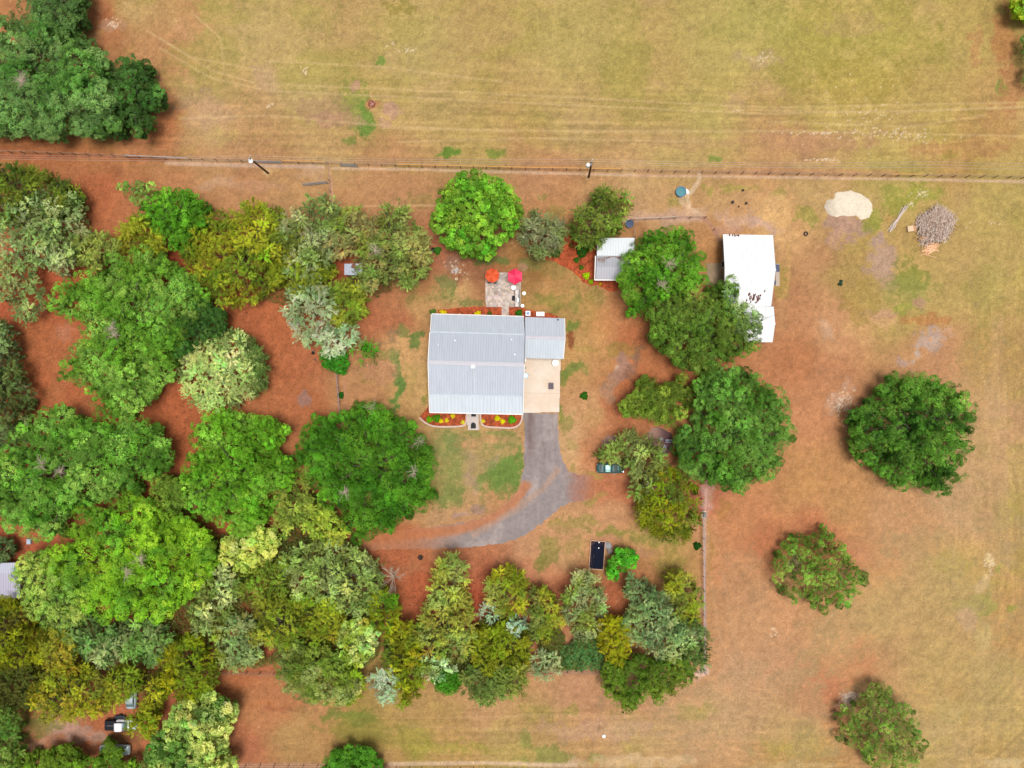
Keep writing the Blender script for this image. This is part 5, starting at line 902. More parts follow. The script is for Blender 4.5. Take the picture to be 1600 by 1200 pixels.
# --- stone fire pit hut corner and shelter next to the big oak
# ---------------- fences, poles, wires ----------------
WOOD = mat('weathered_fence_wood', alb((142, 112, 98)), .85, var=.25, scale=5)
RAILM = mat('weathered_rail_boards', alb((204, 172, 148)), .85, var=.2, scale=5)
GREYW = mat('silver_fence_rail', alb((196, 178, 176)), .8, var=.15)
TANW = mat('new_pine_rail', alb((232, 172, 92)), .7, var=.1)
WIRE = mat('galvanised_wire', (.45, .44, .42), .5, .6)
def fence(pts, label, step=2.35, hgt=1.3, rails=(.6, 1.2), top=None, rm=None, tans=(), group='wooden rail fences'):
    rm = rm or RAILM
    P = [W(*p) for p in PT(pts)]
    root = empty('rail_fence', P[0], label, 'fence', 0, group); o0 = P[0]
    pm_ = None; segs = [(P[i], P[i + 1]) for i in range(len(P) - 1)]
    q_ = random.Random(int(P[0].x * 10))
    for i, (a, b) in enumerate(segs):
        n = max(1, round((b - a).length / step))
        for k in range(n + (1 if i == len(segs) - 1 else 0)):
            p = a.lerp(b, k / n)
            if pm_ is None:
                po = MB().tube([(0, 0, -.1), (0, 0, hgt + .1)], .062, 7).build('post', WOOD, root); pm_ = po.data
            else:
                po = bpy.data.objects.new('post', pm_); C.objects.link(po); po.parent = root
            po.location = p - o0; po.rotation_euler = (q_.gauss(0, .03), q_.gauss(0, .03), q_.uniform(0, 3))
    for z in rails:
        mb = MB()
        for a, b in segs:
            d = (b - a).normalized(); s = Vector((-d.y, d.x, 0)) * .016
            n = max(1, round((b - a).length / step))
            for k in range(n):
                u, v = a.lerp(b, k / n) - o0, a.lerp(b, (k + 1) / n) - o0; dz = q_.gauss(0, .015); dz2 = q_.gauss(0, .015); off = s * (4.5 + q_.gauss(0, .3))
                mb.add([u - s + off + Vector((0, 0, z - .06 + dz)), u + s + off + Vector((0, 0, z - .06 + dz)), v + s + off + Vector((0, 0, z - .06 + dz2)), v - s + off + Vector((0, 0, z - .06 + dz2)),
                        u - s + off + Vector((0, 0, z + .06 + dz)), u + s + off + Vector((0, 0, z + .06 + dz)), v + s + off + Vector((0, 0, z + .06 + dz2)), v - s + off + Vector((0, 0, z + .06 + dz2))],
                       [(3, 2, 1, 0), (4, 5, 6, 7), (0, 1, 5, 4), (1, 2, 6, 5), (2, 3, 7, 6), (3, 0, 4, 7)])
        mb.build('rail', rm or WOOD, root)
    for a, b, z, m_ in tans:      # newer, brighter boards capping some spans
        u, v = W(*a) - o0, W(*b) - o0; u.z = v.z = z
        mb = MB(); d = (v - u).normalized(); s = Vector((-d.y, d.x, 0)) * .065
        mb.add([u - s, u + s, v + s, v - s, u - s + Vector((0, 0, .05)), u + s + Vector((0, 0, .05)), v + s + Vector((0, 0, .05)), v - s + Vector((0, 0, .05))], [(3, 2, 1, 0), (4, 5, 6, 7), (0, 1, 5, 4), (1, 2, 6, 5), (2, 3, 7, 6), (3, 0, 4, 7)])
        mb.build('top_board', m_, root)
    return root
fence("-60,237 0,239 100,242 200,246 300,251 400,254", 'long northern rail fence, stretch from the left edge to the tall lamp pole', tans=[((200, 246.3), (300, 251.3), 1.34, GREYW)])
fence("444,254.5 513,257 640,261 800,265", 'long northern rail fence, stretch with orange top board north of the lime green tree', tans=[((444, 254.5), (510, 256.6), 1.34, TANW), ((622, 260.6), (800, 264.6), 1.34, TANW)])
fence("800,265 970,268 1200,273", 'long northern rail fence, stretch passing the blue trough', tans=[((800, 264.8), (970, 267.6), 1.34, TANW)])
fence("1200,273 1400,276 1660,280", 'long northern rail fence, stretch on the right above the brush pile', tans=[((1386, 275.6), (1434, 276), 1.34, TANW)])
fence("513,257 516,284 518,316 520,420 524,500 528,548", 'western yard fence running south from the northern fence', tans=[])
fence("528,583 532,650 536,690", 'western yard fence, grey capped stretch above the deep green oak', tans=[((528, 583), (535, 655), 1.34, mat('lilac_grey_board', alb((170, 140, 142)), .8))])
fence("1093,756 1096,800 1098,860 1099,960 1100,1050", 'eastern yard fence beside the mown field', tans=[((1096, 806), (1099, 1048), 1.34, GREYW)], rm=GREYW)
fence("1094,1046 1000,1046 930,1047 820,1047 600,1050 430,1050 345,1048 330,1062", 'southern yard fence partly hidden by the grove', tans=[])
fence("340,1194 430,1194 520,1194", 'rail fence at the bottom edge left of the vivid green tree', step=2.3)
fence("600,1198 760,1199 1000,1202 1400,1206", 'rail fence at the bottom edge right of the vivid green tree')
fence("985,345 1030,342 1100,341 1114,360 1124,380 1130,378", 'fence of the small pen between shed and barn', tans=[((988, 344.5), (1055, 341.6), 1.34, mat('cream_board', alb((214, 192, 172)), .8))])
fence("989,346 990,372", 'short dark fence between the dark blue tub and the garden shed')
fence("17,1125 45,1100", 'short dark fence piece at the bottom left clearing', tans=[])
def gate(a, b, label):
    u, v = W(*a), W(*b); root = empty('farm_gate', u, label, 'gate', math.atan2(v.y - u.y, v.x - u.x), 'metal farm gates'); L = (v - u).length
    g = mat('galvanised_gate', alb((176, 184, 190)), .4, .3, var=.05)
    f = MB(); f.tube([(0, 0, .15), (L, 0, .15), (L, 0, 1.3), (0, 0, 1.3), (0, 0, .15)], .035, 6); f.build('frame', g, root)
    f = MB()
    for z in (.35, .6, .85, 1.08): f.tube([(0, 0, z), (L, 0, z)], .025, 5)
    f.build('bar', g, root); f = MB(); f.tube([(L / 2, 0, .15), (L / 2, 0, 1.3)], .03, 5); f.tube([(0, 0, 1.28), (L / 2, 0, .18)], .02, 5); f.build('brace', g, root); return root
gate((513, 286.5), (475, 290.5), 'open grey metal farm gate swung into the field below the northern fence')
gate((441, 255.5), (402, 254.5), 'closed pale metal farm gate in the northern fence beside the lamp pole')
gate((559, 261), (533, 260), 'small dark metal gate in the northern fence right of the fence junction')
POLE = mat('creosote_pole', alb((100, 74, 50)), .9, var=.25, scale=3, stretch=(1, 1, .2)); CAN = mat('grey_transformer_steel', alb((196, 204, 214)), .5, .2)
def utility_pole(bx, by, tx, ty, label, tr):
    a = W(bx, by); root = empty('utility_pole', a, label, 'utility pole', 0, 'utility poles'); z = 8.6
    top = W(tx, ty, z) - a
    MB().tube([(0, 0, -.2), top * .5, top], [.19, .165, .135], 9).build('pole', POLE, root)
    if tr:
        c = top + Vector((-.55, -.35, -1.3)); MB().lathe([(.26, 0), (.30, .05), (.30, 1.0), (.32, 1.02), (.28, 1.1), (.06, 1.16), (.05, 1.3)], c, 16).build('transformer', mat('white_transformer', (.8, .82, .85), .4), root)
        MB().box(-.5, .5, -.05, .05, -.06, .06, Matrix.Translation(top + Vector((0, 0, -.4))) @ Matrix.Rotation(1.4, 4, 'Z')).build('crossarm', CAN, root)
    else:
        c = top + Vector((0, -.25, -.7)); MB().lathe([(.32, 0), (.38, .08), (.38, .3), (.24, .42), (.08, .5)], c, 14).build('lamp_head', mat('white_lamp_shade', (.8, .83, .86), .35), root)
        MB().tube([top + Vector((0, 0, -.3)), c + Vector((0, 0, .5))], .04, 6).build('lamp_arm', CAN, root)
    for k in (-.35, .0, .35):
        MB().lathe([(.04, 0), (.08, .05), (.05, .12), (.08, .18), (.02, .25)], top + Vector((k * .3, k, .02)), 8).build('insulator', mat('insulator_porcelain', (.6, .62, .65), .3), root)
    return a + top
pA = utility_pole(419, 270.5, 390, 247.5, 'brown utility pole with white lamp head, leaning left beside the metal gate', False)
pB = utility_pole(920, 277, 924.6, 253, 'utility pole with round white transformer north of the olive green tree', True)
for k, dy in enumerate((-.7, 0, .7)):
    mb = MB(); pts = []
    P0, P1 = pA + Vector((0, dy * .5, .2)), pB + Vector((0, dy * .5, .2)); dv = P1 - P0
    for i in range(-10, 26):
        t = i / 8; u = t - math.floor(t); p = P0 + dv * t; p.z = 8.8 - 4 * .9 * u * (1 - u); 
        if p.x > 30: p.y += (p.x - 30) * .006 * k * .4
        pts.append(p)
    o = mb.tube(pts, .018, 5).build('power_line', WIRE)
    tag(o, ['northernmost of the three thin wires crossing the photo above the long fence', 'middle one of the three thin wires crossing the photo above the long fence', 'southernmost of the three thin wires crossing the photo above the long fence'][k], 'power line', 'overhead wires')
# ---------------- garden, patio and yard objects ----------------
BRICK = mat('pale_edging_block', alb((240, 212, 200)), .85, var=.12, scale=7)
def curb(pts, label):
    P = smooth_poly_open([W(*p) for p in PT(pts)]); root = empty('edging_wall', P[0], label, 'edging', 0, 'pale curbs of the front beds'); o0 = P[0]
    acc_ = 0; i = 0; L = sum((P[k + 1] - P[k]).length for k in range(len(P) - 1)); n = int(L / .42); first = None
    def at_(t):
        for k in range(len(P) - 1):
            l_ = (P[k + 1] - P[k]).length
            if t <= l_ or k == len(P) - 2: return P[k].lerp(P[k + 1], min(t / l_, 1)), math.atan2(P[k + 1].y - P[k].y, P[k + 1].x - P[k].x)
            t -= l_
    mb = MB(); q_ = random.Random(n)
    for k in range(n):
        p, a = at_((k + .5) * L / n)
        mb.bbox(-L / n * .48, L / n * .48, -.13, .13, 0, .2 + q_.uniform(-.01, .01), .025, Matrix.Translation(p - o0) @ Matrix.Rotation(a, 4, 'Z'))
    b = mb.build('edging_blocks', BRICK, root); f = MB()
    for k in range(len(P) - 1):
        a_ = math.atan2(P[k + 1].y - P[k].y, P[k + 1].x - P[k].x)
        f.box(-.02, (P[k + 1] - P[k]).length + .02, -.15, .15, -.02, .045, Matrix.Translation(P[k] - o0) @ Matrix.Rotation(a_, 4, 'Z'))
    f.build('footing', BRICK, root)
def smooth_poly_open(P, it=2):
    for _ in range(it):
        Q = [P[0]]
        for i in range(len(P) - 1): Q += [P[i].lerp(P[i + 1], .25), P[i].lerp(P[i + 1], .75)]
        P = Q + [P[-1]]
    return P
curb("655.5,652.5 665,661.5 678,666.5 700,667 724,665.8 728.5,661 729,646", 'pale curved curb of the left front mulch bed')
curb("750.5,646 751,660 756.5,666.8 780,668 801,669 811,664.5 815.5,656 816,648", 'pale curved curb of the right front mulch bed')
RUB = mat('black_rubber_mat', (.022, .022, .026), .9, var=.2, scale=12)
def mat_rect(x, y, w_, h_, label, name='door_mat'):
    p = W(x, y, .06); o = MB().bbox(-w_ / 2, w_ / 2, -h_ / 2, h_ / 2, 0, .025, .01).build(name, RUB); o.location = p; tag(o, label, 'mat'); return o
mat_rect(740, 648.5, .82, .52, 'black rectangular doormat at the front door under the roof edge')
p = W(739.6, 665, .06); am = MB(); am.poly([Vector((-.44, -.5, .03)), Vector((.44, -.5, .03)), Vector((.44, .1, .03))] + [Vector((.44 * math.cos(t), .1 + .44 * math.sin(t), .03)) for t in [math.pi * k / 10 for k in range(1, 10)]] + [Vector((-.44, .1, .03))], .025)
o = am.build('door_mat', RUB); o.location = p; tag(o, 'black arched doormat at the outer end of the front path', 'mat')
bd = MB(); [bd.tube([Vector((.3 * math.cos(t), .08 + .3 * math.sin(t), .035)) for t in [math.pi * k / 10 for k in range(11)]], .012, 4), bd.tube([(-.3, .08, .035), (-.3, -.38, .035), (.3, -.38, .035), (.3, .08, .035)], .012, 4)]
bd.build('border', mat('grey_mat_edge', (.10, .10, .11), .8), o)
mat_rect(802.2, 466, .5, .86, 'black mat on the patio in front of the grill', 'grill_mat')
# carport slab things
q = W(861, 603.2, .3); r0 = empty('storage_crate', (q.x, q.y, .05), 'dark box on the concrete slab', 'box')
MB().bbox(-.4, .4, -.52, .52, 0, .42, .03).build('body', mat('dark_plum_plastic', (.06, .045, .06), .6, var=.15), r0); MB().bbox(-.42, .42, -.54, .54, .43, .47, .02).build('lid', mat('dark_plum_lid', (.075, .055, .075), .55, var=.15), r0)
q = W(867.8, 567, .7); r0 = empty('round_table', (q.x, q.y, .05), 'white round table on the slab beside the wing roof', 'table'); WP = mat('white_table_plastic', (.85, .84, .80), .4, var=.02)
MB().lathe([(.54, .68), (.58, .69), (.58, .72), (.55, .735)], n=28).build('table_top', WP, r0)
for k in range(4): MB().tube([(math.cos(k * 1.571 + .7) * .36, math.sin(k * 1.571 + .7) * .36, .68), (math.cos(k * 1.571 + .7) * .44, math.sin(k * 1.571 + .7) * .44, 0)], .025, 6).build('leg', WP, r0)
q = W(821.4, 587, .3); r0 = empty('round_tub', (q.x, q.y, .05), 'turquoise round tub half under the house roof edge', 'tub')
MB().lathe([(.36, 0), (.42, .36), (.45, .38), (.45, .41), (.40, .41), (.36, .34)], n=26).build('rim', mat('azure_plastic', (.02, .30, .62), .35), r0); MB().lathe([(.37, .33), (.36, .35), (.01, .355)], n=24).build('water', mat('turquoise_water', (.03, .50, .68), .08, var=.03, spec=.5), r0)
q = W(820.6, 575, .3); r0 = empty('hose_reel', (q.x, q.y, .05), 'small dark coil above the turquoise tub by the house wall', 'garden hose')
hp = [Vector((.17 * math.cos(t) * (1 + .05 * math.sin(t * 3.3)), .17 * math.sin(t), .03 + .012 * t)) for t in [k * .4 for k in range(60)]]; MB().tube(hp, .022, 5).build('hose', mat('brown_hose', (.10, .07, .05), .5), r0); MB().lathe([(.05, 0), (.05, .3), (.01, .32)]).build('spool', PVC, r0)
# air conditioner and white box behind the wing
q = W(825, 489.5, .9); r0 = empty('air_conditioner', (q.x, q.y, 0), 'square white air conditioner with blue fan behind the house', 'air conditioner')
MB().bbox(-.43, .43, -.43, .43, 0, .86, .04).build('case', mat('ac_white_steel', (.72, .73, .74), .4), r0)
fr = MB().lathe([(.33, .86), (.33, .885), (.29, .885)], n=24); fr.build('fan_ring', mat('ac_white_steel', (.72, .73, .74)), r0)
MB().lathe([(.285, .882), (.28, .893), (.01, .894)], n=24).build('fan_well', mat('fan_blue', (.08, .16, .36), .4), r0); fb = MB()
for k in range(3):
    a = k * 2.094 + .5; fb.poly([Vector((0, 0, .92)), Vector((math.cos(a - .22) * .26, math.sin(a - .22) * .26, .92)), Vector((math.cos(a + .22) * .26, math.sin(a + .22) * .26, .92))], .015)
fb.build('fan_blades', mat('fan_blade_white', (.6, .66, .74), .4), r0)
q = W(844.3, 490.5, .9); r0 = empty('storage_chest', (q.x, q.y, 0), 'white rectangular chest beside the air conditioner', 'chest')
MB().bbox(-.68, .68, -.36, .36, 0, .8, .03).build('body', WP, r0); MB().bbox(-.71, .71, -.38, .38, .805, .88, .03).build('lid', WP, r0)
# patio umbrellas with what stands below
def umbrella(x, y, r_m, cols, n, label, rot=0, zt=2.5):
    q = W(x, y, zt - .2); root = empty('patio_umbrella', (q.x, q.y, .03), label, 'umbrella', rot, 'patio umbrellas')
    MB().tube([(0, 0, 0), (0, 0, zt + .05)], .025, 8).build('pole', mat('bronze_pole', (.10, .06, .04), .4), root); MB().lathe([(.24, 0), (.24, .06), (.06, .1), (.04, .3)], n=18).build('base', mat('cast_base', (.05, .05, .05), .6), root)
    MB().lathe([(.05, zt - .01), (.05, zt + .03), (.01, zt + .1)], n=8).build('finial', mat('bronze_pole', (.10, .06, .04)), root)
    ms = [mat('umbrella_' + label.split()[0] + str(i), c, .85, var=.04, scale=8) for i, c in enumerate(cols)]
    cb = MB(); m_ = 8
    for k in range(n):
        a0, a1 = 2 * math.pi * k / n, 2 * math.pi * (k + 1) / n; rows = []
        cb.cur = k % len(ms) if len(ms) < n else k
        for i in range(m_ + 1):
            t = i / m_; rr = r_m * t; z = zt - .55 * t ** 1.25 * (1 if t < 1 else 1)
            e0 = Vector((math.cos(a0) * rr, math.sin(a0) * rr, z)); e1 = Vector((math.cos(a1) * rr, math.sin(a1) * rr, z)); mm_ = (e0 + e1) / 2; mm_.z -= .05 * t; mm_ *= Vector((.985, .985, 1)); rows.append((e0, mm_, e1))
        for i in range(m_):
            a, b = rows[i], rows[i + 1]
            cb.add([a[0], a[1], b[1], b[0]], [(0, 3, 2, 1)]); cb.add([a[1], a[2], b[2], b[1]], [(0, 3, 2, 1)])
    cb.cur = max(cb.cur, 1)
    can = cb.build('canopy', ms, root); so_ = can.modifiers.new('thick', 'SOLIDIFY'); so_.thickness = .008
    rb = MB()
    for k in range(n): a0 = 2 * math.pi * k / n; rb.tube([(0, 0, zt - .03), (math.cos(a0) * r_m * .98, math.sin(a0) * r_m * .98, zt - .60)], .012, 4)
    rb.build('ribs', mat('bronze_pole', (.10, .06, .04)), root)
umbrella(769, 430, 1.27, [alb((242, 106, 62), .72), alb((224, 88, 48), .72)], 8, 'orange umbrella over the top left corner of the patio', .2)
umbrella(804.6, 431.5, 1.42, [alb((248, 66, 108), .72), alb((240, 48, 92), .72), alb((252, 84, 120), .72)], 6, 'crimson pink umbrella over the top right corner of the patio', .52)
TEAL = mat('dark_teal_metal', (.04, .07, .08), .5)
def table(x, y, label):
    q = W(x, y); root = empty('patio_table', (q.x, q.y, .03), label, 'table', 0, 'patio tables')
    MB().lathe([(.52, .70), (.55, .71), (.55, .73), (.52, .74)], n=24).build('table_top', TEAL, root)
    for k in range(4): MB().tube([(math.cos(k * 1.571) * .3, math.sin(k * 1.571) * .3, .7), (math.cos(k * 1.571) * .45, math.sin(k * 1.571) * .45, 0)], .02, 6).build('leg', TEAL, root)
table(769.5, 430.5, 'dark round table hidden under the orange umbrella'); 
def chair(x, y, rz, label):
    q = W(x, y); root = empty('patio_chair', (q.x, q.y, .03), label, 'chair', rz, 'dark patio chairs')
    MB().bbox(-.25, .25, -.25, .25, .42, .47, .02).build('seat', TEAL, root); MB().box(-.25, .25, -.29, -.25, .5, .95).build('backrest', TEAL, root)
    for a in (-1, 1):
        for b in (-1, 1): MB().tube([(a * .22, b * .22, .42), (a * .25, b * .25, 0)], .018, 5).build('leg', TEAL, root)
        MB().tube([(a * .27, -.25, .66), (a * .27, .2, .64)], .02, 5).build('armrest', TEAL, root)
chair(764.4, 440.8, 0, 'left one of the two dark chairs below the orange umbrella'); chair(773.4, 441.2, 0, 'right one of the two dark chairs below the orange umbrella')
# outdoor kitchen
q = W(808.5, 466, .9); r0 = empty('outdoor_counter', (q.x, q.y, .03), 'long white outdoor kitchen counter on the right side of the patio', 'counter')
MB().box(-.32, .42, -1.42, 1.42, 0, .86).build('base', mat('stone_base', alb((176, 160, 150)), .9, var=.2), r0)
for y0, y1 in ((-1.48, -.62), (.62, 1.48)): MB().bbox(-.38, .2, y0, y1, .86, .92, .01).build('countertop', mat('pale_counter_stone', alb((238, 226, 220)), .5, var=.06), r0)
MB().bbox(-.36, .1, -.60, .60, .8, .90, .01).build('countertop', mat('pale_counter_stone', alb((238, 226, 220))), r0); MB().bbox(.22, .46, -1.48, 1.48, 1.0, 1.06, .01).build('bar_top', mat('grey_bar_stone', alb((150, 146, 142)), .6, var=.25, scale=10), r0)
q2 = W(808.6, 468.8, 1.0); r1 = empty('gas_grill', (q2.x, q2.y, .95), 'built-in steel grill in the middle of the outdoor counter', 'grill')
MB().bbox(-.24, .24, -.40, .40, 0, .06, .01).build('body', mat('dark_grill_iron', (.05, .05, .06), .4, .5), r1); MB().bbox(-.16, .2, -.38, .38, .062, .22, .08).build('hood', mat('bright_steel', (.7, .72, .75), .3, .3), r1); MB().tube([(-.2, -.3, .1), (-.2, .3, .1)], .015, 6).build('handle', mat('dark_grill_iron', (.05, .05, .06)), r1)
for x, y, r_m, lab, nm in ((802.4, 449.3, .42, 'white round side table right below the crimson umbrella, largest of the three white discs', 'side_table'), (818.8, 458.4, .33, 'white round stool on the grass right of the counter', 'stool'), (816.4, 477.8, .31, 'white round stool at the bottom right corner of the patio', 'stool')):
    q = W(x, y, .6); r0 = empty(nm, (q.x, q.y, .03), lab, 'table' if nm == 'side_table' else 'stool')
    MB().lathe([(r_m * .9, .56), (r_m, .58), (r_m, .62), (r_m * .92, .64)], n=22).build('top', WP, r0); MB().lathe([(.05, .04), (.04, .56)], n=10).build('post', WP, r0); MB().lathe([(r_m * .7, 0), (r_m * .6, .03), (.05, .05)], n=18).build('foot', WP, r0)
q = W(775.8, 457); r0 = empty('fire_ring', (q.x, q.y, .03), 'small reddish brick ring set in the patio', 'fire ring'); fb = MB()
for k in range(10): fb.bbox(-.09, .09, -.05, .05, 0, .07, .01, Matrix.Rotation(k * .628, 4, 'Z') @ Matrix.Translation((0, .26, 0)))
fb.build('bricks', mat('faded_brick', alb((176, 140, 130)), .9, var=.2), r0); MB().lathe([(.2, .0), (.2, .015), (.01, .02)]).build('ash', mat('pale_ash', alb((190, 170, 165)), .95, var=.2), r0)
# mower-like stepping, small yard pieces
GREYST = mat('pale_field_stone', alb((206, 200, 196)), .9, var=.25, scale=5, bump=.5)
def rocks(cx, cy, n, spread, s0, label, m, name='rock', seed=1, cat='rock', grp='rocks'):
    r_ = np.random.default_rng(seed)
    for k in range(n):
        x, y = cx + r_.normal(0, spread[0]), cy + r_.normal(0, spread[1]); s_ = s0 * r_.uniform(.6, 1.3)
        bm = bmesh.new(); bmesh.ops.create_icosphere(bm, subdivisions=2, radius=s_)
        for v in bm.verts: v.co *= 1 + r_.normal(0, .09); v.co.z *= .55
        me = bpy.data.meshes.new(name); bm.to_mesh(me); bm.free(); me.materials.append(m)
        o = link(name, me); p = W(x, y, s_ * .3); o.location = (p.x, p.y, s_ * .25); o.rotation_euler = (0, 0, r_.uniform(0, 6)); tag(o, label, cat, grp)
rocks(713, 422.5, 9, (2.0, 1.7), .2, 'pale stone in the little heap on the back lawn west of the patio', GREYST, seed=4, grp='stones of the heap on the back lawn')
q = W(713.3, 436); r0 = empty('stump_table', (q.x, q.y, 0), 'pale round disc with dark centre under the stone heap', 'ornament')
MB().lathe([(.24, 0), (.26, .3), (.2, .34)], n=16).build('rim', mat('cream_stone', alb((238, 216, 176)), .8, var=.08), r0); MB().lathe([(.1, .34), (.08, .37), (.01, .38)], n=12).build('centre', mat('tan_core', alb((196, 120, 80)), .8), r0)
rocks(950.2, 852.5, 1, (0, 0), .55, 'large grey boulder at the top right of the timber framed bed', mat('blue_grey_boulder', alb((170, 170, 172)), .9, var=.25, scale=3, bump=.5), seed=2, grp=None)
rocks(953, 860.8, 1, (0, 0), .5, 'brownish grey boulder below the large grey one by the framed bed', mat('brown_grey_boulder', alb((150, 138, 132)), .9, var=.25, scale=3, bump=.5), seed=3, grp=None)
q = W(581, 162.5); r0 = empty('tree_stump', (q.x, q.y, 0), 'round stone filled stump ring in the north meadow', 'stump')
MB().lathe([(.66, 0), (.62, .16), (.5, .2), (.01, .17)], n=18).build('stump', mat('red_brown_stump', alb((158, 96, 76)), .95, var=.35, scale=6, bump=.6), r0); r_ = np.random.default_rng(2); sb = MB()
for k in range(9): sb.lathe([(.1, 0), (.12, .05), (.06, .12), (.01, .13)], (r_.normal(0, .25), r_.normal(0, .25), .16), 7)
sb.build('stones', mat('pink_stones', alb((222, 176, 164)), .9, var=.2), r0)
q = W(657, 871); r0 = empty('burnt_stump', (q.x, q.y, 0), 'charred dark stump south of the driveway', 'stump'); MB().lathe([(.46, 0), (.4, .22), (.3, .28), (.22, .18), (.01, .12)], n=12).build('stump', mat('charred_wood', (.045, .025, .02), .95, var=.4, scale=8, bump=.6), r0)
for k in range(6): MB().tube([(math.cos(k) * .3, math.sin(k) * .3, .08), (math.cos(k + .2) * .62, math.sin(k + .2) * .62, .02)], [.08, .03], 5).build('root', mat('charred_wood', (.045, .025, .02)), r0)
# raised bed
q = W(933, 867.5, .3); r0 = empty('raised_bed', (q.x, q.y, 0), 'timber framed bed with black liner on the south lawn', 'raised bed', R(-4))
TB = mat('pinkish_timber', alb((222, 178, 150)), .8, var=.12)
for a in ((-1.32, 1.32, 2.38, 2.54), (-1.32, 1.32, -2.54, -2.38), (-1.32, -1.18, -2.375, 2.375), (1.18, 1.32, -2.375, 2.375)): MB().bbox(*a, 0, .34, .02).build('frame_board', TB, r0)
MB().box(-1.175, 1.175, -2.375, 2.375, 0, .2).build('black_liner', mat('black_liner_sheet', (.008, .010, .022), .85, var=.5, scale=5, bump=.6, spec=.05), r0); lb = MB(); r_ = np.random.default_rng(12)
for k in range(60):
    x, y = (-1.1 + abs(r_.normal(0, .3)), r_.uniform(-2.3, 2.3)) if k % 3 else (r_.uniform(-1.1, 1.1), 2.3 - abs(r_.normal(0, .3))); lb.box(-.05, .05, -.02, .02, .203, .215, Matrix.Translation((min(x, 1.1), max(y, -2.3), 0)) @ Matrix.Rotation(r_.uniform(0, 3), 4, 'Z'))
tag(lb.build('fallen_leaves', LEAFLITTER, r0), None, None, None, 'stuff')
for x, y in ((.18, 2.22), (.2, 1.25)): MB().lathe([(.1, .2), (.11, .28), (.01, .3)], (x, y, 0), 10).build('white_cap', PVC, r0)
# water troughs
def trough(x, y, r_m, rim, wat, label, h_=.6):
    q = W(x, y, .5); r0 = empty('water_trough', (q.x, q.y, 0), label, 'trough', 0, 'round water troughs')
    MB().lathe([(r_m * .92, 0), (r_m * .98, h_ * .9), (r_m, h_), (r_m * 1.03, h_ + .03), (r_m * .9, h_ + .03), (r_m * .86, h_ - .1)], n=30).build('tub', rim, r0); MB().lathe([(r_m * .87, h_ - .10), (r_m * .86, h_ - .085), (.01, h_ - .08)], n=30).build('water', wat, r0)
trough(1064, 299.6, .88, mat('blue_tub_plastic', alb((74, 136, 184)), .4), mat('teal_trough_water', (.05, .20, .22), .1, var=.15, spec=.5), 'bright blue round water trough with a white apron by the northern fence')
q = W(1072, 299.5); o = MB().poly([Vector((0, .55, .05)), Vector((.45, .2, .05)), Vector((.55, -.3, .05)), Vector((.2, -.45, .05)), Vector((-.05, -.1, .05))], .05).build('salt_slab', mat('salt_white', (.8, .8, .8), .8)); o.location = q; tag(o, 'white slab touching the right side of the bright blue trough', 'slab')
trough(983.6, 349.8, .68, mat('dark_blue_tub', alb((44, 92, 122)), .4), mat('dark_water', (.01, .03, .09), .1, spec=.5), 'dark blue round tub at the corner of the small pen')
q = W(908.6, 373, .8); r0 = empty('propane_tank', (q.x, q.y, 0), 'white propane tank in the mulch left of the garden shed', 'tank'); cpts = [(.08, .0), (.3, .08), (.38, .22), (.38, .85), (.3, .98), (.08, 1.05)]
MB().lathe([(p_[0], p_[1] * 1.25 - .66) for p_ in cpts], (0, 0, .6), 20, Matrix.Rotation(R(90), 4, 'X')).build('tank', mat('tank_white', (.82, .81, .78), .35), r0, True); MB().lathe([(.12, .92), (.12, 1.06), (.01, 1.1)], n=12).build('valve_dome', DARK, r0); [MB().box(-.3, .3, y_ - .05, y_ + .05, 0, .3).build('leg', mat('tank_leg', (.3, .3, .3), .6), r0) for y_ in (-.35, .35)]
def bucket(x, y, r_m, label, cat='bucket', h_=.3, col=(.03, .022, .018)):
    q = W(x, y, .15); r0 = empty('feed_pan' if cat == 'pan' else 'bucket', (q.x, q.y, 0), label, cat, 0, 'dark feed pans east of the pen' if cat == 'pan' else None); m_ = mat('black_rubber_tub', col, .7, var=.2)
    MB().lathe([(r_m * .85, 0), (r_m, h_), (r_m * .9, h_), (r_m * .75, h_ * .3), (.01, h_ * .28)], n=16).build('pan', m_, r0); MB().tube([(-r_m, 0, h_), (-r_m * .6, 0, h_ + .1), (r_m * .6, 0, h_ + .1), (r_m, 0, h_)], .012, 5).build('handle', mat('galvanised_wire', (.45, .44, .42)), r0)
bucket(1160.8, 297.4, .2, 'topmost dark feed pan, alone close to the northern fence', 'pan'); bucket(1144.7, 316, .27, 'largest dark feed pan, left one of the lower three', 'pan'); bucket(1154.3, 322.8, .14, 'smallest dark feed pan between two larger ones', 'pan'); bucket(1166, 317.8, .22, 'dark feed pan at the right of the lower three', 'pan')
bucket(677.5, 391.5, .42, 'black bin under the left edge of the lime green tree', 'bin', .7)
q = W(490, 551); r0 = empty('black_bucket', (q.x, q.y, 0), 'black bucket lying on the red soil left of the small bright green bush', 'bucket'); MB().lathe([(.2, -.2), (.27, .25), (.24, .25), (.18, -.1), (.01, -.1)], (0, 0, .27), 16, Matrix.Rotation(R(55), 4, 'X')).build('pail', mat('black_rubber_tub', (.03, .022, .018)), r0); MB().tube([(-.25, .1, .3), (-.12, .3, .42), (.12, .3, .42), (.25, .1, .3)], .012, 5).build('handle', PVC, r0)
q = W(492.5, 562); o = MB().lathe([(.2, 0), (.18, .08), (.1, .1), (.01, .06)], n=9).build('ash_patch_stone', mat('grey_brown_stone', alb((120, 96, 92)), .9, var=.4, scale=8)); o.location = q; tag(o, 'small grey brown stone below the black bucket', 'stone')
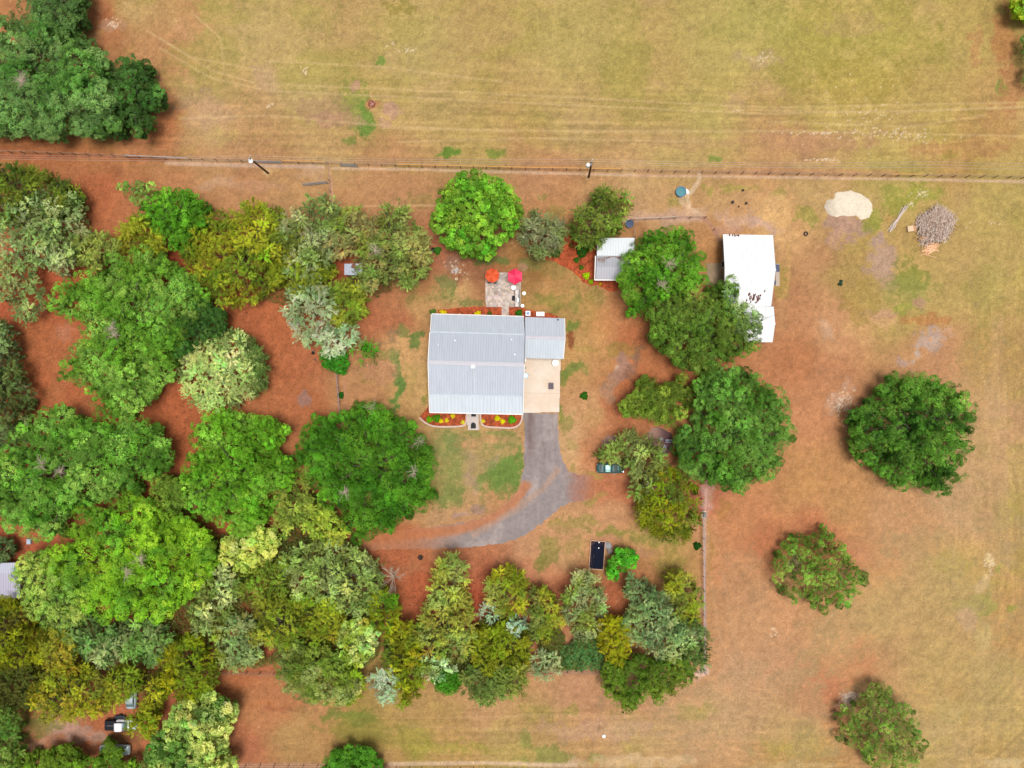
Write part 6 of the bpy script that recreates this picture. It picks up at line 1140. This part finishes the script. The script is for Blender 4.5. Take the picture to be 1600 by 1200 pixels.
def tyre(x, y, r_m, label, tilt=0):
    q = W(x, y); b = MB().tube([Vector((math.cos(k * .3142) * r_m * .72, math.sin(k * .3142) * r_m * .72, .11)) for k in range(21)], .11, 8).build('tyre', mat('old_tyre_rubber', (.04, .035, .035), .85, var=.3)); b.location = q; b.rotation_euler = (tilt, tilt, 0); tag(b, label, 'tyre')
tyre(1258.8, 365.5, .42, 'dark ring with a pale gap lying in the field right of the barn')
q = W(1313, 440.6); r0 = empty('scrub_weed', (q.x, q.y, 0), 'dark green weed clump in the field right of the barn', 'weed'); 
for k in range(5): a = bush(1313 + random.uniform(-2.6, 2.6), 440.6 + random.uniform(-4, 4), 2.2, .25, (60, 84, 66), 'x'); [setattr(ch, 'parent', r0) for ch in list(a.children)]; [setattr(ch, 'location', Vector(a.location) - Vector(r0.location)) for ch in r0.children if ch.location.length < 1e-6]; bpy.data.objects.remove(a)
# sand heap
def heap(name, label, cat, poly, h_, col, m, seed, rough=.12, steps=46):
    P = PT(poly); r_ = np.random.default_rng(seed); cx = sum(p[0] for p in P) / len(P); cy = sum(p[1] for p in P) / len(P); xs = [p[0] for p in P]; ys = [p[1] for p in P]
    X, Y = np.meshgrid(np.linspace(min(xs) - 2, max(xs) + 2, steps * 2), np.linspace(min(ys) - 2, max(ys) + 2, steps))
    ins = inpoly(X + 2 * fbm(X, Y, 7, seed), Y + 2 * fbm(X, Y, 7, seed + 1), P); D = segdist(X, Y, P) / 9 * ins
    Z = h_ * (1 - np.exp(-D / .9)) * (1 + .5 * fbm(X, Y, 9, seed + 3)) + rough * fbm(X, Y, 3, seed + 2) * (D > .1) + .01
    Z = np.where(ins, np.maximum(Z, .012), -.05); c = np.zeros(X.shape + (3,)) + np.array(col); c = c * (1 + .05 * fbm(X, Y, 4, seed + 8)[..., None]); 
    c = mix3(c, (212, 196, 178), sstep(min(xs) + 24, min(xs), X + 8 * fbm(X, Y, 9, seed + 5)) * .7) if name == 'sand_heap' else c
    n1, n2 = X.shape; I = np.arange(n1 * n2).reshape(n1, n2); keep = ins[:-1, :-1] | ins[1:, 1:] | ins[1:, :-1] | ins[:-1, 1:]
    Q = np.stack([I[1:, :-1], I[1:, 1:], I[:-1, 1:], I[:-1, :-1]], -1)[keep]; used = np.unique(Q); mp = np.zeros(n1 * n2, int); mp[used] = np.arange(len(used))
    V_ = np.stack([(X - cx) * S0, (cy - Y) * S0, Z], -1).reshape(-1, 3)[used]; o = np_mesh(name, V_, mp[Q], m, vcol=(lin(np.clip(c, 0, 255)) * KG).reshape(-1, 3)[used], smooth=True); o.location = W(cx, cy); return tag(o, label, cat)
SANDM = attr_mat('pale_sand', fvar=.08, bump=.3)
heap('sand_heap', 'bright cream sand heap north east of the barn', 'sand heap', "1288,324 1291,314 1302,310 1304,302 1316,299 1330,299 1345,303 1358,310 1363,320 1364,330 1358,341 1346,343 1338,338 1318,337 1300,339 1292,334", .45, (252, 238, 214), SANDM, 61)
# brush pile of cut branches
STK = [mat('grey_stick', (.56, .47, .41), .9, var=.25), mat('brown_stick', (.42, .28, .20), .9, var=.25), mat('pale_stick', (.72, .60, .52), .9, var=.2)]
q = W(1460, 352); r0 = empty('brush_pile', (q.x, q.y, 0), 'big round pile of grey brown branches in the field', 'brush pile'); r_ = np.random.default_rng(77)
for mi_, m_ in enumerate(STK):
    b = MB()
    for k in range(520):
        a = r_.uniform(0, 6.28); rr = math.sqrt(r_.random()) * (2.8 + .5 * math.sin(2 * a + 1) + .35 * math.sin(5 * a)) * (1.18 if r_.random() < .12 else 1); x, y = rr * math.cos(a) * .98, rr * math.sin(a) * 1.1; z = 1.15 * math.sqrt(max(0, 1 - (rr / 3.4) ** 2)) * r_.uniform(.35, 1)
        t = r_.normal(1.25, .5) if r_.random() < .8 else r_.uniform(0, 3.1); L_2 = r_.uniform(.3, 1.1); d = Vector((math.cos(t), math.sin(t), r_.normal(0, .12))) * L_2; p = Vector((x, y, max(z, .06)))
        b.tube([p - d, p + Vector(r_.normal(0, .05, 3)), p + d], [.035, .028, .01], 4, False)
    tag(b.build('branches', m_, r0), None, None, None, 'stuff')
heap('brush_floor', None, None, "1433,352 1438,332 1450,322 1468,320 1482,328 1488,346 1482,364 1466,376 1446,374 1436,364", .35, (150, 122, 108), attr_mat('pale_sand'), 71).parent = r0
bpy.data.objects['brush_floor'].location = (0, 0, 0); 
if 'label' in bpy.data.objects['brush_floor'].keys(): del bpy.data.objects['brush_floor']['label']
def sticks(name, label, x, y, n, lx, ly, ang, L_, rad, m_, seed, spread_a=.12, zz=.25):
    q = W(x, y); r0 = empty(name, (q.x, q.y, 0), label, 'pile'); r_ = np.random.default_rng(seed); b = MB()
    for k in range(n):
        a = ang + r_.normal(0, spread_a); l_ = L_ * r_.uniform(.6, 1.05) / 2; p = Vector((r_.normal(0, lx), r_.normal(0, ly), rad + r_.random() * zz)); d = Vector((math.cos(a), math.sin(a), r_.normal(0, .02))) * l_; b.tube([p - d, p + d], [rad, rad * .8], 5)
    b.build('sticks', m_, r0)
sticks('pole_bundle', 'bundle of long grey poles lying left of the brush pile', 1403, 341, 26, .12, .12, R(57), 5.4, .05, STK[0], 5, .09)
sticks('board_pile', 'heap of orange pink boards below the brush pile', 1454, 388, 40, .35, .55, R(20), 2.4, .045, mat('orange_board', (.85, .50, .31), .8, var=.12), 6, .25)
sticks('board_scraps', 'bright orange board scraps at the lower left of the brush pile', 1440, 373, 16, .6, .3, R(25), 1.2, .04, mat('bright_orange_board', alb((246, 180, 110)), .8, var=.1), 8, .6, .8)
sticks('small_sticks', 'two yellow boards left of the pole bundle', 1390, 341, 4, .15, .25, R(60), 1.2, .045, mat('yellow_board', alb((236, 190, 110)), .8), 9, .3, .05)
q = W(1422.5, 357.5, .3); r0 = empty('wooden_crate', (q.x, q.y, 0), 'cream topped crate left of the brush pile', 'crate', R(8)); MB().bbox(-.55, .45, -.5, .5, 0, .5, .02).build('body', mat('cream_crate', alb((244, 214, 176)), .7, var=.06), r0); MB().bbox(.455, .85, -.5, .45, 0, .42, .02).build('end_panel', mat('orange_crate', alb((230, 160, 120)), .7, var=.08), r0)
# fence side box, corner stones, birdhouse
q = W(1101, 804.8, .6); r0 = empty('utility_box', (q.x, q.y, 0), 'grey green utility box on a white pad against the east fence', 'utility box'); MB().bbox(-.36, .36, -.55, .55, 0, .1, .02).build('pad', PVC, r0); MB().bbox(-.22, .24, -.42, .42, .1, .7, .04).build('cabinet', mat('green_grey_cabinet', alb((106, 116, 106), .8), .5), r0)
rocks(1098, 1048.5, 3, (2.2, 1.2), .22, 'pale stone at the southeast fence corner', mat('pinkish_stone', alb((226, 196, 186)), .9, var=.2), seed=8, grp='stones at the southeast fence corner')
q0 = W(943, 1138); r0 = empty('purple_martin_house', q0, 'white hexagonal bird house on a thin pole in the southern meadow', 'bird house'); zt = 2.9; tp = W(943.6, 1151, zt) - q0
MB().tube([(0, 0, 0), (tp.x, tp.y, zt - .3)], .035, 6).build('pole', mat('pale_pole', (.55, .55, .52), .5), r0); MB().lathe([(.26, zt - .45), (.26, zt - .12), (.36, zt - .12), (.30, zt - .02), (.06, zt + .12)], (tp.x, tp.y, 0), 6).build('roof', PVC, r0)
# paved corner with barbecue things under the oaks
sheet('fire_pit_paving', "1008,682 1018,668 1032,668 1048,676 1052,690 1050,704 1040,712 1020,706", 0.02, lambda X, Y: mix3(np.full(X.shape + (3,), 0.) + np.array((176, 138, 124)), (112, 84, 86), sstep(1022, 1040, X)), pm, step=.8, edge=1.5)
q = W(1032.5, 686); o = MB().lathe([(.3, 0), (.32, .3), (.22, .34), (.1, .3), (.01, .3)], n=16).build('stone_planter', mat('grey_green_stone', alb((150, 156, 152)), .8, var=.3)); o.location = q; tag(o, 'round grey planter on the paved corner between the oaks', 'planter')
def bench(x, y, rz, label):
    q = W(x, y); r0 = empty('garden_bench', (q.x, q.y, 0), label, 'bench', rz, 'dark benches on the paved corner'); m1 = mat('navy_bench', (.02, .025, .06), .4); m2 = mat('pale_bench_edge', (.5, .5, .6), .5)
    MB().bbox(-.6, .6, -.2, .14, .4, .45, .01).build('seat', m1, r0); MB().box(-.6, .6, .16, .22, .42, .85).build('backrest', m2, r0); MB().box(-.6, .6, -.24, -.205, .38, .46).build('front_edge', m2, r0)
    for a in (-.55, .55): MB().box(a - .03, a + .03, -.18, .12, 0, .4).build('leg', m1, r0)
bench(1044, 688.6, 0, 'navy bench with pale edges, upper one on the paved corner'); bench(1036.5, 700, 1.2, 'navy seat with pale edges, lower one on the paved corner')
# ---------------- vehicles ----------------
TYRE = mat('tyre_rubber', (.02, .02, .02), .9); CGL = mat('sky_reflecting_glass', (.30, .42, .44), .12, .75, var=.12, spec=.8); RIM = mat('alloy_rim', (.4, .4, .42), .3, .8); LAMP = mat('head_lamp_glass', (.7, .72, .75), .1, spec=.6); TAIL = mat('tail_lamp_red', (.35, .01, .01), .2)
def loft(st, name, m, parent, smooth=True, n=12):
    """st: list of (x, half width, z bottom, z top, crown)"""
    mb = MB(); vs_ = []
    for x, hw, zb, zt, cr in st:
        prof = [(-hw * .92, zb), (-hw, zb + (zt - zb) * .35), (-hw * .98, zb + (zt - zb) * .75), (-hw * .86, zt - cr * .5), (-hw * .5, zt - cr * .1), (0, zt), (hw * .5, zt - cr * .1), (hw * .86, zt - cr * .5), (hw * .98, zb + (zt - zb) * .75), (hw, zb + (zt - zb) * .35), (hw * .92, zb)]
        vs_ += [(x, y, z) for y, z in prof]
    k = 11; fs = []
    for i in range(len(st) - 1):
        for j in range(k): fs.append((i * k + j, i * k + (j + 1) % k, (i + 1) * k + (j + 1) % k, (i + 1) * k + j))
    fs.append(tuple(range(k))); fs.append(tuple((len(st) - 1) * k + j for j in range(k - 1, -1, -1)))
    mb.add(vs_, fs); return mb.build(name, m, parent, smooth)
def wheels(r0, xs, hw):
    for x in xs:
        for s in (-1, 1):
            M = Matrix.Rotation(R(90), 4, 'X'); w_ = MB().lathe([(.2, -.1), (.31, -.1), (.33, -.05), (.33, .05), (.31, .1), (.2, .1)], n=20, M=M).build('tyre', TYRE, r0); w_.location = (x, s * hw, .33); MB().lathe([(.19, -.105), (.2, .105), (.01, .11)], n=14, M=M).build('rim', RIM, w_)
def car(x, y, rz, L, label, m, z0=0):
    q = W(x, y, .9); r0 = empty('parked_car', (q.x, q.y, 0), label, 'car', rz, 'parked cars'); h = L / 2
    loft([(-h, .62, .35, .78, .1), (-h + .12, .82, .28, .95, .12), (-h + .6, .90, .25, 1.02, .12), (-.3, .92, .25, 1.0, .12), (h - 1.2, .91, .25, .98, .14), (h - .4, .88, .25, .86, .14), (h - .08, .76, .28, .70, .1), (h, .6, .35, .6, .06)], 'body', m, r0)
    loft([(-h + .5, .66, .9, 1.03, .04), (-h + 1.05, .68, .9, 1.36, .1), (-.2, .70, .9, 1.44, .1), (.35, .68, .9, 1.38, .1), (h - 1.15, .70, .9, 1.0, .04)], 'windows', CGL, r0)
    loft([(-h + 1.1, .60, 1.34, 1.40, .05), (-h + 1.5, .62, 1.34, 1.46, .06), (-.1, .63, 1.38, 1.475, .06), (.3, .60, 1.35, 1.42, .05)], 'roof', m, r0)
    wheels(r0, (-h + .9, h - .9), .80)
    for s in (-1, 1):
        MB().bbox(h - .28, h - .02, s * .62 - .14, s * .62 + .14, .58, .72, .03).build('headlight', LAMP, r0); MB().bbox(-h - .01, -h + .14, s * .62 - .13, s * .62 + .13, .7, .84, .03).build('tail_light', TAIL, r0); MB().bbox(.55, .75, s * 1.0 - .1, s * 1.0 + .08, .9, 1.03, .03).build('mirror', m, r0)
    return r0
TEALP = mat('teal_green_car_paint', (.035, .11, .11), .25, .35, var=.05, spec=.6); SILV = mat('blue_silver_car_paint', (.42, .50, .54), .25, .3, var=.05, spec=.6)
car(953.8, 731.5, 0, 4.75, 'dark teal car beyond the driveway spur, partly under the grey olive tree', TEALP)
car(178, 1173, 0, 5.2, 'silver blue car at the bottom left with its middle covered by a green tree', SILV)
car(204, 1089.5, R(90), 4.2, 'blue grey car almost hidden under the olive trees above the pickup', SILV)
q = W(189, 1133, .9); r0 = empty('pickup_truck', (q.x, q.y, 0), 'white pickup with a black covered bed in the clearing at the bottom left', 'pickup'); WPNT = mat('white_truck_paint', (.72, .72, .78), .3, var=.03, spec=.5); BLK = mat('black_bed_cover', (.008, .008, .014), .35, var=.2)
loft([(-2.75, .80, .45, 1.05, .05), (-2.7, .90, .4, 1.12, .05), (-.75, .93, .35, 1.12, .05)], 'bed', BLK, r0, False); MB().bbox(-2.66, -.82, -.84, .84, 1.12, 1.17, .03).build('bed_cover', BLK, r0); MB().box(-2.3, -1.1, -.02, .02, 1.172, 1.185).build('cover_seam', mat('grey_seam', (.3, .26, .26), .6), r0)
loft([(-.72, .90, .35, 1.15, .08), (-.6, .93, .35, 1.18, .08), (1.2, .93, .35, 1.12, .12), (2.2, .90, .35, 1.05, .14), (2.7, .8, .38, .85, .1)], 'body', WPNT, r0); loft([(-.7, .72, 1.1, 1.7, .1), (0, .74, 1.1, 1.8, .08), (.6, .72, 1.1, 1.74, .1), (1.25, .76, 1.05, 1.15, .05)], 'windows', CGL, r0); loft([(-.72, .70, 1.68, 1.78, .06), (-.4, .73, 1.70, 1.86, .08), (.35, .73, 1.70, 1.85, .08), (.62, .68, 1.68, 1.76, .05)], 'roof', WPNT, r0)
wheels(r0, (-1.8, 1.75), .84)
for s in (-1, 1): MB().bbox(2.5, 2.7, s * .62 - .15, s * .62 + .15, .65, .85, .03).build('headlight', LAMP, r0); MB().bbox(.75, .95, s * 1.03 - .12, s * 1.03 + .1, 1.05, 1.25, .03).build('mirror', BLK, r0)
q = W(187, 1121.5, .5); r0 = empty('utility_trailer', (q.x, q.y, 0), 'dark trailer with a thin pale rail right above the white pickup', 'trailer'); DK = mat('dark_trailer_steel', (.02, .025, .035), .5)
MB().bbox(-.95, .95, -.3, .35, .4, .5, .02).build('deck', DK, r0); MB().tube([(-1.1, -.42, .75), (1.5, -.42, .75)], .025, 6).build('rail', mat('pale_rail', (.6, .62, .66), .4), r0); [MB().lathe([(.2, -.08), (.26, -.08), (.26, .08), (.2, .08)], (0, s * .42, .26), 16, Matrix.Rotation(R(90), 4, 'X')).build('wheel', TYRE, r0) for s in (-1, 1)]; MB().tube([(.95, 0, .42), (1.7, 0, .42)], .03, 5).build('drawbar', DK, r0)
sticks('log_pair', 'two dark logs on the red soil gap in the thicket at the bottom left', 155, 1045, 3, .12, .3, R(35), 3.0, .14, mat('dark_log', (.05, .025, .02), .9, var=.3), 15, .05, .1)
q = W(45.5, 846, .3); o = MB().bbox(-.35, .35, -.45, .45, 0, .5, .03).build('storage_box', mat('pale_blue_box', alb((200, 214, 236)), .5)); o.location = (q.x, q.y, 0); tag(o, 'pale blue box peeking out under the biggest oak near the left edge', 'box')
sticks('driftwood', 'fallen pale branch pieces on the sandy gap by the grey olive tree', 886, 332, 3, .3, .3, R(10), 2.2, .05, mat('yellow_board', alb((236, 190, 110))), 19, .2, .05)
